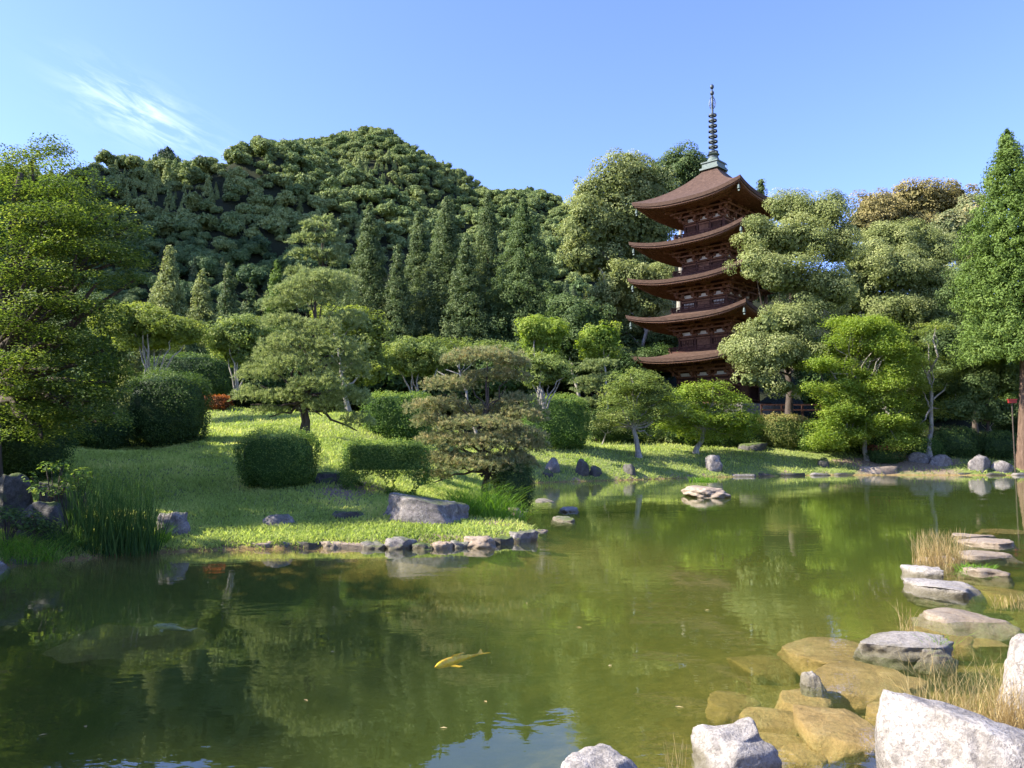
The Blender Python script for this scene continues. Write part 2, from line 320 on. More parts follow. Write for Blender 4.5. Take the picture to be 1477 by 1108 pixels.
# ------------------------------------------------------------------ water
def water_mat():
    m, nt, out = nmat('pond_water')
    geo = nt.nodes.new('ShaderNodeNewGeometry')
    mp = nt.nodes.new('ShaderNodeMapping'); mp.inputs['Scale'].default_value = (1, 1.6, 1); nt.links.new(geo.outputs['Position'], mp.inputs[0])
    n1 = noise(nt, 2.6, 3, .5, mp.outputs[0], dist=.3); n2 = noise(nt, .35, 3, .5, mp.outputs[0])
    n3 = noise(nt, 9., 2, .5, mp.outputs[0])
    calm = ramp(nt, [(.4, (.12, .12, .12)), (.68, (1, 1, 1))], n2.outputs['Fac']).outputs[0]
    ad = nt.nodes.new('ShaderNodeMath'); ad.operation = 'MULTIPLY_ADD'; nt.links.new(n3.outputs['Fac'], ad.inputs[0]); ad.inputs[1].default_value = .12; nt.links.new(n1.outputs['Fac'], ad.inputs[2])
    ml = nt.nodes.new('ShaderNodeMath'); ml.operation = 'MULTIPLY'; nt.links.new(ad.outputs[0], ml.inputs[0]); nt.links.new(calm, ml.inputs[1])
    bp = bump(nt, ml.outputs[0], .5, .0085)
    fr = nt.nodes.new('ShaderNodeFresnel'); fr.inputs['IOR'].default_value = 1.488; nt.links.new(bp.outputs[0], fr.inputs['Normal'])
    gl = nt.nodes.new('ShaderNodeBsdfGlossy'); gl.inputs['Roughness'].default_value = .0; gl.inputs['Color'].default_value = (1, 1, 1, 1); nt.links.new(bp.outputs[0], gl.inputs['Normal'])
    tr = nt.nodes.new('ShaderNodeBsdfTransparent')
    mx = nt.nodes.new('ShaderNodeMixShader'); bf = nt.nodes.new('ShaderNodeMath'); bf.operation = 'SUBTRACT'; bf.use_clamp = True; nt.links.new(fr.outputs[0], bf.inputs[0]); nt.links.new(geo.outputs['Backfacing'], bf.inputs[1]); nt.links.new(bf.outputs[0], mx.inputs[0]); nt.links.new(tr.outputs[0], mx.inputs[1]); nt.links.new(gl.outputs[0], mx.inputs[2])
    nt.links.new(mx.outputs[0], out.inputs['Surface'])
    vs = nt.nodes.new('ShaderNodeVolumeScatter'); vs.inputs['Color'].default_value = (.055, .07, .021, 1); vs.inputs['Density'].default_value = 1.15
    va = nt.nodes.new('ShaderNodeVolumeAbsorption'); va.inputs['Color'].default_value = (.42, .50, .10, 1); va.inputs['Density'].default_value = .75
    ads = nt.nodes.new('ShaderNodeAddShader'); nt.links.new(vs.outputs[0], ads.inputs[0]); nt.links.new(va.outputs[0], ads.inputs[1]); nt.links.new(ads.outputs[0], out.inputs['Volume'])
    return m
wb = MB().box((-5, 22, -2.5), (110, 68, 5)); w = wb.build('pond_water', water_mat()); tag(w, kind='structure')

# ------------------------------------------------------------------ leaves
def rdir(n):
    v = RNG.normal(size=(n, 3)); return v/np.linalg.norm(v, axis=1)[:, None]
def unit(v): return v/(np.linalg.norm(v, axis=1)[:, None]+1e-9)
class Leaves:
    def __init__(s): s.V = []; s.A = []
    def add(s, P, N, L, W=None, v=None, axis=None):
        n = len(P); L = np.broadcast_to(L, (n,)); W = L*.6 if W is None else np.broadcast_to(W, (n,))
        N = unit(N)
        if axis is None:
            t = rdir(n); U = unit(t - N*np.sum(t*N, 1)[:, None])
        else: U = unit(axis); N = unit(N - U*np.sum(U*N, 1)[:, None])
        T = np.cross(N, U)
        fold = N*(W*.18)[:, None]
        a = P-U*(L*.5)[:, None]; c = P+U*(L*.5)[:, None]; b = P+T*(W*.5)[:, None]+fold; d = P-T*(W*.5)[:, None]+fold
        s.V.append(np.stack([a, b, c, d], 1).reshape(-1, 3)); s.A.append(np.clip(np.full(n, .5) if v is None else v, 0, 1)); return s
    def arrays(s):
        V = np.concatenate(s.V); n = len(V)//4; return V, np.arange(4*n).reshape(n, 4), np.concatenate(s.A)
    def build(s, name, mat, parent=None, extra=None):
        V, Q, A = s.arrays()
        if extra is not None:
            V2 = np.concatenate(extra.v); Q2 = np.concatenate(extra.q); Q2 = np.where(Q2 < 0, -1, Q2+len(V)); V = np.concatenate([V, V2]); Q = np.concatenate([Q, Q2]); A = np.concatenate([A, np.concatenate(extra.a)])
        return raw(name, V, Q, mat, parent, attr=A)

def blob(px, py, rx, ry, Y, dr=None):
    m = mpp(Y); return at(px, py, Y), np.array([rx*m, (dr if dr else .5*(rx+ry))*m if not dr or dr > 4 else dr*m, ry*m])
def surf_points(c, r, n, up=0.0, lump=.12):
    d = rdir(n*2); keep = RNG.random(len(d)) < np.clip(.62+.38*d[:, 2]+up*d[:, 2], .12, 1); d = d[keep][:n]
    k = 1+lump*np.sin(d@RNG.normal(size=3)*5+RNG.random()*6)+lump*.7*np.sin(d@RNG.normal(size=3)*9+RNG.random()*6)
    return c+d*r*k[:, None], unit(d/r)
def billow(blobs, sub, leaf, dens=1.0, lv=None, fill=True, jit=.4, flat=.75):
    """rounded masses made of leafy tufts"""
    lv = lv or Leaves()
    for c, r in blobs:
        area = 4*math.pi*((r[0]*r[1])**1.6/3+(r[0]*r[2])**1.6/3+(r[1]*r[2])**1.6/3)**(1/1.6)
        kids = [(c, r*.72)] if min(r) > sub*1.5 else []
        if min(r) > sub*1.5:
            for d_ in rdir(9):
                if d_[2] < -.5: d_[2] *= -1
                f_ = RNG.uniform(.34, .56); kids.append((c+d_*r*(1.03-f_*.92), r*f_*np.array([1, 1, .85])))
        else: kids.append((c, r*.93))
        P = []; N = []
        for kc, kr in kids:
            ka = 4*math.pi*(kr[0]*kr[1]*kr[2])**(2/3); p_, n_ = surf_points(kc, kr, max(4, int(ka/(sub*sub*2.7)*dens*(1. if len(kids) == 1 else .8))), .12); P.append(kc+(p_-kc)*RNG.uniform(.8, 1.12, (len(p_), 1))); N.append(n_)
        P = np.concatenate(P); N = np.concatenate(N)
        for p, nn in zip(P, N):
            sr = sub*RNG.uniform(.5, 1.3); k = int(4.2*(sr/leaf)**2*1.25)+6
            d = rdir(k); d = np.where((d@nn < -.35)[:, None], -d, d)
            q = p + d*np.array([sr, sr, sr*flat])*(1-.45*RNG.random(k)**2)[:, None]
            cv = RNG.uniform(.15, .6); lv.add(q, d*.8+nn*.35+np.array([0, 0, .3])+rdir(k)*.55, leaf*RNG.uniform(.7, 1.3, k), v=cv+RNG.uniform(-.15, .4, k))
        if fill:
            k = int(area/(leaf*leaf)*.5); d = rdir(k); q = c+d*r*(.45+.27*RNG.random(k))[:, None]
            lv.add(q, d+rdir(k)*.6, leaf*2.4, leaf*2.0, RNG.uniform(.0, .3, k))  # inner leaves kept to dark tones: crown shade put into their colour
    return lv
def layered(blobs, sub, leaf, dens=1.0, lv=None, tilt=.5, thick=.16):
    """flat leafy sprays, one over the other, as on a maple"""
    lv = lv or Leaves()
    for c, r in blobs:
        vol = 4.19*r[0]*r[1]*r[2]; n = max(6, int(vol/(sub*sub*sub*.75)*dens))
        d = rdir(n)*(RNG.random(n)**.42)[:, None]; P = c+d*r
        for p, dd in zip(P, d):
            sr = sub*RNG.uniform(.6, 1.5); k = int(2.6*(sr/leaf)**2)+5
            an = RNG.random(k)*6.283; rr = sr*np.sqrt(RNG.random(k)); ax = unit(np.array([[dd[0]*.35, dd[1]*.35, 1.0]])+RNG.normal(size=(1, 3))*.13)[0]
            e1 = np.cross(ax, [0, 1, .01]); e1 /= np.linalg.norm(e1); e2 = np.cross(ax, e1)
            q = p+np.outer(rr*np.cos(an), e1)+np.outer(rr*np.sin(an)*.75, e2)+np.outer(RNG.normal(size=k)*sr*thick-.22*rr*rr/sr, ax)
            cv = RNG.uniform(.1, .65); lv.add(q, ax+rdir(k)*tilt, leaf*RNG.uniform(.65, 1.3, k), leaf*RNG.uniform(.5, .8, k), cv+RNG.uniform(-.2, .35, k))
    return lv
def needles(blobs, sp, L, Wd, dens=1.0, lv=None, per=11, tipv=0.0):
    """pads of needle tufts"""
    lv = lv or Leaves()
    for c, r in blobs:
        area = 2*math.pi*(r[0]*r[1]+r[0]*r[2]+r[1]*r[2])*.8; n = max(10, int(area/(sp*sp)*dens))
        d = rdir(n); d[:, 2] = np.where(d[:, 2] < -.25, -d[:, 2], d[:, 2]); k = 1+.13*np.sin(d@RNG.normal(size=3)*6)+.1*np.sin(d@RNG.normal(size=3)*11)
        P = c+d*r*(k*(1-.5*RNG.random(n)**2.2))[:, None]; A = unit(d/r*.35+np.array([0, 0, .55])+rdir(n)*.4)
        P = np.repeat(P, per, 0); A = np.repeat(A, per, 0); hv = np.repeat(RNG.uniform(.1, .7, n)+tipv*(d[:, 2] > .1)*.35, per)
        U = unit(A+rdir(len(P))*.85); l = L*RNG.uniform(.7, 1.25, len(P))
        lv.add(P+U*(l*.5)[:, None], rdir(len(P)), l, Wd, hv+RNG.uniform(-.15, .25, len(P)), axis=U)
    return lv
def conic(base, h, rb, leaf, n=None, lv=None, droop=.35, sub=.55, r_exp=.8, start=.08, ragged=.25):
    """cedar-like cone of hanging sprays"""
    lv = lv or Leaves(); base = np.array(base, float)
    n = n or int(h*rb*20/(sub*sub*4))
    t = start+(1-start)*(1-(RNG.random(n)*.985)**.62); t = np.clip(t, start, .995)
    an = RNG.random(n)*6.283; R = rb*(1-t**(1/r_exp))**1.0*(1-ragged*RNG.random(n))*(1+.12*np.sin(3*an+t*9)+.1*np.sin(t*37)) + .05
    inn = RNG.random(n)**.5; rr = R*(.45+.55*inn)
    kf = int(h*rb*9/(leaf*leaf)*.12); tf = start+(1-start)*(1-(RNG.random(kf)*.985)**.62); af = RNG.random(kf)*6.283; rf_ = rb*(1-tf**(1/r_exp))*.55*RNG.random(kf)**.5
    lv.add(base+np.stack([rf_*np.cos(af), rf_*np.sin(af), tf*h], 1), rdir(kf), leaf*2.6, leaf*1.6, RNG.uniform(0, .25, kf))  # core leaves coloured dark, standing in for shade inside the cone
    C = base+np.stack([rr*np.cos(an), rr*np.sin(an), t*h-droop*rr*.5], 1); D = np.stack([np.cos(an), np.sin(an), np.zeros(n)], 1)
    for c, d, tt in zip(C, D, t):
        sr = sub*RNG.uniform(.6, 1.3)*(1-.35*tt); k = int(5.0*(sr/leaf)**2)+7
        q = rdir(k)*(RNG.random(k)**.45)[:, None]; q = q*np.array([sr, sr, sr*.85]); q[:, 2] -= droop*(q@d)*.5
        cv = RNG.uniform(.1, .6); lv.add(c+q, unit(q)+d*.4+np.array([0, 0, .35])+rdir(k)*.5, leaf*RNG.uniform(.7, 1.4, k), leaf*RNG.uniform(.4, .7, k), cv+RNG.uniform(-.15, .35, k))
    return lv
def boxed(c, r, leaf, dens=1.0, k=.5, lv=None, core=True, holes=None, shag=.04, lit_top=.25):
    """clipped shrub: small leaves over a rounded box"""
    lv = lv or Leaves(); c = np.array(c, float); r = np.array(r, float)
    n = int(8*(r[0]*r[1]+r[0]*r[2]+r[1]*r[2])/(leaf*leaf)*2.2*dens)
    m_ = 2/k
    ar = np.array([r[1]*r[2], r[0]*r[2], r[0]*r[1]]); fa = RNG.choice(3, n, p=ar/ar.sum()); p = RNG.uniform(-1, 1, (n, 3)); p[np.arange(n), fa] = np.where(RNG.random(n) < .5, -1, 1)
    def sup(q): return q/(np.sum(np.abs(q)**m_, axis=1)**(1/m_))[:, None]
    p = sup(p); P = c+p*r*(1+.055*np.sin(p@np.array([5, 3, 4.])+c[0])+.04*np.sin(p@np.array([-9, 8, 6.])+c[0])+.025*np.sin(p@np.array([17, -14, 11.])))[:, None]
    N = unit(np.sign(p)*np.abs(p)**(m_-1)/r); P = P+N*(RNG.normal(size=n)*shag)[:, None]-N*(RNG.random(n)**3*leaf*1.5)[:, None]
    kp = np.ones(n, bool)
    if holes is not None:
        for hc, hr in holes: kp &= np.sum(((P-hc)/hr)**2, 1) > 1
    P, N = P[kp], N[kp]; m = len(P)
    lv.add(P, N*.8+rdir(m)*.75+np.array([0, 0, .2]), leaf*RNG.uniform(.7, 1.4, m), leaf*RNG.uniform(.45, .7, m), .25+RNG.uniform(-.25, .45, m)+lit_top*(N[:, 2] > .55)+.12*np.sin(P@np.array([2.1, 1.7, 2.6])))  # upward faces get lighter leaves: sunlit tops put into the colour
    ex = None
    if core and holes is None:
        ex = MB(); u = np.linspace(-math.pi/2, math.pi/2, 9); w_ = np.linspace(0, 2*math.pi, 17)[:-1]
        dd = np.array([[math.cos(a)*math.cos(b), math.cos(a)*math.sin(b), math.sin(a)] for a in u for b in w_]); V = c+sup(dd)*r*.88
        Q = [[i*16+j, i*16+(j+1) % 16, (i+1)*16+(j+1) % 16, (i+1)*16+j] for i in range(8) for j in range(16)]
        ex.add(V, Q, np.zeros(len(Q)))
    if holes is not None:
        ex = MB(); ex.box(c+np.array([0, 0, r[2]*.42]), r*np.array([1.6, 1.15, .9])); ex.a = [np.zeros(6)]  # inner box added to block light, so the hedge front stays dark
    return lv, ex
def blades(P, h, w, lv=None, lean=.35, seg=2, v=None, curve=.4):
    """grass-like blades rising from points P"""
    lv = lv or Leaves(); n = len(P); h = np.broadcast_to(h, (n,)); a = RNG.random(n)*6.283
    L = np.stack([np.cos(a), np.sin(a), np.zeros(n)], 1)*(lean*RNG.random(n))[:, None]; v = RNG.uniform(.1, .9, n) if v is None else v
    p0 = P; up = np.array([0, 0, 1.])
    for i in range(seg):
        t0, t1 = i/seg, (i+1)/seg
        q0 = p0+(up*t0+L*(t0+curve*t0*t0))*h[:, None]; q1 = p0+(up*(t1-.15*t1*t1*curve)+L*(t1+curve*t1*t1))*h[:, None]
        U = q1-q0; ln = np.linalg.norm(U, axis=1)
        side = rdir(n)*np.array([1, .5, 0]) if i == 0 else side
        lv.add((q0+q1)/2, np.cross(U, side)+1e-6, ln*1.35, w*(1-.25*i), v, axis=U)
    return lv
def curve(a, b, bend=(0, 0, 0), n=7, wig=.0):
    a = np.array(a, float); b = np.array(b, float); t = np.linspace(0, 1, n)[:, None]
    p = a*(1-t)+b*t+4*t*(1-t)*np.array(bend)
    if wig: p[1:-1] += RNG.normal(size=(n-2, 3))*wig
    return p
def woody(mb, base, top, r0, r1, limbs, lr=.4, wig=.06, n=9, sides=9, attach=(.35, .95), bend=(0, 0, 0)):
    """tapered trunk from base to top with limbs to each target point"""
    base = np.array(base, float); top = np.array(top, float); b0 = base-np.array([0, 0, .25])
    tr = curve(b0, top, bend, n, wig*np.linalg.norm(top-base)*.15); rs = r0+(r1-r0)*np.linspace(0, 1, n)**.8; rs[0] *= 1.5; rs[1] *= 1.08
    mb.tube(tr, rs, sides)
    H = top[2]-base[2]
    for tg in limbs:
        tg = np.array(tg, float); f = np.clip((tg[2]-base[2])/max(H, .1)-.28, attach[0], attach[1]); i = f*(n-1); k = int(min(i, n-2)); s = tr[k]*(1-(i-k))+tr[k+1]*(i-k)
        rr = np.interp(i, np.arange(n), rs)*lr*1.3; dist = np.linalg.norm(tg-s)
        mb.tube(curve(s, tg, (0, 0, .1*dist*RNG.uniform(-.4, 1)), 6, .04*dist), rr*np.linspace(1, .3, 6), 6)
    return mb
NTREE = [0]
def plant(name, label, cat, base, leaves, lmat, wood=None, wmat=None, group=None, extra=None):
    """a tree: an Empty at its foot that parents crown and trunk"""
    o = empty(name, base); tag(o, label, cat, group)
    off = np.array(base, float)
    V, Q, A = leaves.arrays()
    raw('crown', V-off, Q, lmat, o, attr=A)
    if wood is not None:
        raw('trunk', np.concatenate(wood.v)-off, np.concatenate(wood.q), wmat, o, smooth=True)
    return o
def shrub(name, label, cat, lv, mat, base, ex=None, group=None):
    V, Q, A = lv.arrays(); off = np.array(base, float)
    if ex is not None:
        V2 = np.concatenate(ex.v); Q2 = np.concatenate(ex.q); Q2 = np.where(Q2 < 0, -1, Q2+len(V)); V = np.concatenate([V, V2]); Q = np.concatenate([Q, Q2]); A = np.concatenate([A, np.concatenate(ex.a)])
    o = raw(name, V-off, Q, mat, attr=A); o.location = tuple(off); return tag(o, label, cat, group)

# ------------------------------------------------------------------ five-storey pagoda
M['hinoki'] = simple_mat('hinoki_bark_roof', [(.25, (.03, .017, .012)), (.5, (.068, .038, .025)), (.75, (.14, .088, .06))], 3.2, .9, .6, .03, stretch=(1, 1, 6), typ='Object')
M['timber'] = simple_mat('weathered_timber', [(.3, (.04, .017, .011)), (.7, (.11, .045, .028))], 6, .8, .4, .01)
M['timber_light'] = simple_mat('eave_timber', [(.3, (.09, .045, .027)), (.7, (.2, .105, .062))], 6, .8, .4, .01)
M['bracket'] = simple_mat('bracket_timber', [(.3, (.10, .045, .026)), (.7, (.27, .125, .07))], 5, .8, .4, .01)
M['plaster'] = simple_mat('white_plaster', [(.3, (.62, .56, .47)), (.7, (.78, .73, .65))], 3, .9, .1, .01)
M['patina'] = simple_mat('copper_patina', [(.3, (.07, .10, .085)), (.7, (.15, .19, .165))], 5, .6, .2, .01, metal=.0)
M['bronze'] = simple_mat('dark_bronze', [(.3, (.035, .045, .05)), (.7, (.10, .12, .125))], 6, .5, .2, .01, metal=.4)
M['stonebase'] = M['greystone']
PX, PY = 19.77, 74.0
PZ = max(gz(PX, PY), 5.0)
pg = empty('pagoda', (PX, PY, PZ), rad(-44)); tag(pg, 'dark timber five-storey pagoda with upturned bark roofs and a ringed bronze spire', 'pagoda')
def pz(px, py): return at(px, py, PY)[2]-PZ
# roofs from the lowest up: tip pixel (left corner)
TIPS = [(897, 512), (901, 455), (904, 402), (905.5, 349.5), (910, 293)]
BODY = [2.72, 2.55, 2.38, 2.2, 2.05]
def roof_fn(H0, Htop, ztip, upt, ztop, conc):
    ze = ztip-upt
    def surf(u, t):
        a = np.abs(u)
        H = (H0+.12*a**4*(1-t)) * (1-t) + Htop*t
        z = ze + upt*(a**2.6)*(1-t)**1.6 + (ztop-ze)*(conc*t+(1-conc)*t*t)
        return H, z
    return surf
def side_pts(H, u, z, k):
    x, y = u*H, -H
    for _ in range(k): x, y = -y, x
    return np.stack([x, y, z], -1)
def roof_sheet(mb, surf, ts, us, dz=0., inset=0.):
    for k in range(4):
        T, U = np.meshgrid(ts, us, indexing='ij'); H, z = surf(U, T); P = side_pts(H-inset, U, z+dz, k).reshape(-1, 3)
        a, b = len(ts), len(us); i = np.arange(a*b).reshape(a, b)
        mb.add(P, np.stack([i[:-1, :-1], i[:-1, 1:], i[1:, 1:], i[1:, :-1]], -1).reshape(-1, 4))
def strip(mb, rows):
    """rows: list of functions u->(H,z); joins them round the four sides"""
    us = np.linspace(-1, 1, 33)
    for k in range(4):
        R = [side_pts(f(us)[0], us, f(us)[1], k) for f in rows]; P = np.concatenate(R); n = 33; i = np.arange(n*len(R)).reshape(len(R), n)
        mb.add(P, np.stack([i[:-1, :-1], i[:-1, 1:], i[1:, 1:], i[1:, :-1]], -1).reshape(-1, 4))
prev_top = .9
bell_me = None
brk_me = {}
for s in range(5):
    tipx, tipy = TIPS[s]; ztip = pz(tipx, tipy); hw = PX-at(tipx, tipy, PY)[0]; H0 = hw/math.sqrt(2)/1.02-.03
    B = BODY[s]; Bn = BODY[s+1] if s < 4 else None
    upt = .72
    ze = ztip-upt
    if s < 4: surf = roof_fn(H0, Bn+.55, ztip, upt, ze+.9, .12); ztop = ze+.9
    else: ztop = pz(1030, 247); surf = roof_fn(H0, .72, ztip, upt, ztop, .5)
    mb = MB(); ts = np.linspace(0, 1, 14); us = np.linspace(-1, 1, 33)
    roof_sheet(mb, surf, ts, us)
    if s == 4: strip(mb, [lambda u: (0*u+.72, 0*u+ztop), lambda u: (0*u+.01, 0*u+ztop+.01)])
    e = lambda u: surf(u, 0*u)
    strip(mb, [lambda u: (e(u)[0], e(u)[1]), lambda u: (e(u)[0]-.05, e(u)[1]-.32), lambda u: (e(u)[0]-.18, e(u)[1]-.33)])
    rf = mb.build('roof', M['hinoki'], pg, smooth=False)
    for p_ in rf.data.polygons: p_.use_smooth = False
    # boards under the bark edge
    mb = MB()
    strip(mb, [lambda u: (e(u)[0]-.15, e(u)[1]-.32), lambda u: (e(u)[0]-.17, e(u)[1]-.47), lambda u: (e(u)[0]-.36, e(u)[1]-.48)])
    mb.build('eave_board', M['timber_light'], rf)
    # soffit
    zin = ze+.02; Hi = B+.55
    def so(u, t):
        a = np.abs(u); H = (H0-.26+.12*a**4)*(1-t)+Hi*t; z = (ze+upt*a**2.6-.45)*(1-t)+(zin)*t; return H, z
    mb = MB(); roof_sheet(mb, so, np.linspace(0, 1, 8), us)
    nr = 46
    for k in range(4):
        for u in np.linspace(-.985, .985, nr):
            x = u*(H0-.1)
            tmax = 1.0 if abs(x) < Hi else max(0.06, (H0-.26-abs(x))/(H0-.26-Hi))
            for t0, t1, dz in ((0.0, min(tmax, .42), -.05), (min(.34, tmax-.03), tmax, -.13)):
                if t1-t0 < .05: continue
                pts = []
                for t in (t0, t1):
                    Ht = (H0-.26)*(1-t)+Hi*t; uu = np.clip(x/Ht, -1, 1); H_, z_ = so(np.array(uu), t)
                    X_, Yv = x, -float(H_)
                    for _ in range(k): X_, Yv = -Yv, X_
                    pts.append((X_, Yv, float(z_)+dz))
                mb.bar(pts[0], pts[1], .085, .1)
    mb.build('rafters', M['bracket'], rf)
    # hip beams and wind bells
    for k in range(4):
        cx = H0-.02; x, y = -cx, -cx
        for _ in range(k): x, y = -y, x
        q = MB(); hi = Hi*.8; q.bar((x*.97, y*.97, ztip-.42), (x/cx*hi, y/cx*hi, zin-.2), .2, .26); q.build('hip_beam', M['timber'], rf)
        if bell_me is None:
            b_ = MB(); b_.lathe([(.0, .0), (.012, .0), (.012, -.2), (.06, -.22), (.1, -.32), (.115, -.5), (.14, -.58), (.0, -.56)], n=10); b_.box((0, 0, -.72), (.16, .012, .14)); b_.bar((0, 0, -.5), (0, 0, -.68), .012)
            bo = b_.build('wind_bell', M['patina'], rf); bell_me = bo.data
        else:
            bo = bpy.data.objects.new('wind_bell', bell_me); COL.objects.link(bo); bo.parent = rf
        bo.location = (x*.965, y*.965, ztip-.52)
    # walls
    zw0 = .75 if s == 0 else prev_top-.55; zb = ze-1.42 if s else ze-1.5        # bracket zone bottom
    mb = MB(); mb.box((0, 0, (zw0+zin)/2), (2*B-.16, 2*B-.16, zin-zw0)); wall = mb.build('wall', M['timber'], pg)
    bays = [-B, -B/3, B/3, B]
    mb = MB()
    for k in range(4):
        for a, b in zip(bays[:-1], bays[1:]):
            c = (a+b)/2; x, y = c, -B+.05
            w_ = (b-a)-.55
            for _ in range(k): x, y = -y, x
            sx, sy = ((w_, .09) if k % 2 == 0 else (.09, w_)); mb.box((x, y, zb+.22), (sx, sy, .30))
    mb.build('plaster_panel', M['plaster'], wall)
    for k in range(4):
        for j, a in enumerate(bays[:-1]):
            x, y = a, -B
            for _ in range(k): x, y = -y, x
            q = MB(); q.tube([(x, y, zw0), (x, y, zb)], [.15, .14], 10); q.build('pillar', M['timber'], wall, smooth=True)
    mb = MB()
    for k in range(4):
        zs = [zb-.02, zb-.28, zw0+.25] if s else [zb-.02, zb-.42, zw0+.3, zw0+1.6]
        for zz in zs:
            p, q = (-B-.12, -B-.03), (B+.12, -B-.03)
            for _ in range(k): p = (-p[1], p[0]); q = (-q[1], q[0])
            mb.bar((*p, zz), (*q, zz), .15, .15)
    mb.build('tie_beam', M['timber_light'] if False else M['bracket'], wall)
    # lattice windows in the side bays, plank doors in the middle
    z0, z1 = (zw0+.36, zb-.38) if s else (zw0+1.75, zb-.55)
    for k in range(4):
        for c in (-2*B/3, 2*B/3):
            x, y = c, -B+.02
            for _ in range(k): x, y = -y, x
            ww = B*2/3-.5; sx, sy = ((ww, .06) if k % 2 == 0 else (.06, ww))
            q = MB(); q.box((x, y, (z0+z1)/2), (sx, sy, z1-z0)); win = q.build('window', M['plaster'] if s == 2 else M['bracket'], wall)
            q = MB()
            for t in np.linspace(-.5, .5, 8):
                xx, yy = c+t*ww, -B-.035
                for _ in range(k): xx, yy = -yy, xx
                q.box((xx, yy, (z0+z1)/2), (.05, .05, z1-z0))
            for zz in (z0+.02, z1-.02, (z0+z1)/2):
                a_, b_2 = (c-ww*.56, -B-.035), (c+ww*.56, -B-.035)
                for _ in range(k): a_ = (-a_[1], a_[0]); b_2 = (-b_2[1], b_2[0])
                q.bar((*a_, zz), (*b_2, zz), .056, .05)
            q.build('lattice', M['timber'], win)
        x, y = 0, -B-.01
        for _ in range(k): x, y = -y, x
        ww = B*2/3-.36; sx, sy = ((ww, .07) if k % 2 == 0 else (.07, ww)); q = MB(); zl = zw0+.33
        q.box((x, y, (zl+z1)/2), (sx, sy, z1-zl)); dr = q.build('door', M['bracket'], wall)
    # three-stepped brackets
    key = round(B, 2)
    def bracket_mesh():
        q = MB(); step = .5; dz = (zin-.12-zb)/3
        for i in range(3):
            o_ = step*(i+1); zz = zb+.12+dz*i
            q.box((0, -.1*0, zb+.09), (.5, .5, .2)) if i == 0 else None
            q.bar((0, .1, zz+.1), (0, -o_-.1, zz+.1), .15, .17)
            q.bar((-.52, -o_+step, zz+.1), (.52, -o_+step, zz+.1), .14, .15)
            for dx in (-.44, 0, .44):
                q.box((dx, -o_+step, zz+.24), (.21, .21, .15), taper=1.25)
            q.box((0, -o_, zz+.24), (.22, .22, .15), taper=1.25)
        q.bar((-.55, -1.5, zin-.17), (.55, -1.5, zin-.17), .14, .15)
        q.bar((0, -.3, zin-.05), (0, -2.0, zin-.42), .14, .2)
        return q
    me_ = None
    for k in range(4):
        for j, a in enumerate(bays):
            corner = abs(a) == B
            if j == 3: continue
            x, y = a, -B
            for _ in range(k): x, y = -y, x
            if me_ is None: bo = bracket_mesh().build('bracket', M['bracket'], pg); me_ = bo.data
            else: bo = bpy.data.objects.new('bracket', me_); COL.objects.link(bo); bo.parent = pg
            bo.location = (x, y, 0); bo.rotation_euler = (0, 0, k*math.pi/2 - (math.pi/4 if j == 0 else 0))
    # long purlins that the brackets carry
    mb = MB()
    for k in range(4):
        for o_, zz in ((.5, zb+.55), (1.0, zb+.55+.33), (1.5, zin-.16)):
            p, q = (-B-o_, -B-o_), (B+o_, -B-o_)
            for _ in range(k): p = (-p[1], p[0]); q = (-q[1], q[0])
            mb.bar((*p, min(zz, zin-.1)), (*q, min(zz, zin-.1)), .13, .16)
    mb.build('purlin', M['bracket'], pg)
    # balcony of the storey above
    if s < 4:
        zt = ztop; Bb = Bn+.72
        mb = MB(); mb.box((0, 0, zt-.03), (2*Bb, 2*Bb, .16)); mb.box((0, 0, zt-.3), (2*Bn+.5, 2*Bn+.5, .4)); bal = mb.build('balcony', M['timber'], pg)
        mb = MB()
        for k in range(4):
            for zz, w_ in ((.14, .07), (.28, .06), (.44, .08)):
                p, q = (-Bb-.2, -Bb+.1), (Bb+.2, -Bb+.1)
                for _ in range(k): p = (-p[1], p[0]); q = (-q[1], q[0])
                mb.bar((*p, zt+zz), (*q, zt+zz), w_)
            for u in np.linspace(-1, 1, 8)[:-1]:
                x, y = u*(Bb-.1), -Bb+.1
                for _ in range(k): x, y = -y, x
                mb.box((x, y, zt+.25), (.09, .09, .44))
        mb.build('railing', M['timber'], bal)
        prev_top = zt+.06+.55
# stone platform and veranda of the ground storey
q = MB(); q.box((0, 0, .0), (10.2, 10.2, 1.0)); q.build('stone_platform', M['greystone'], pg)
q = MB(); q.box((0, 0, .68), (7.4, 7.4, .18)); q.build('veranda', M['timber'], pg)
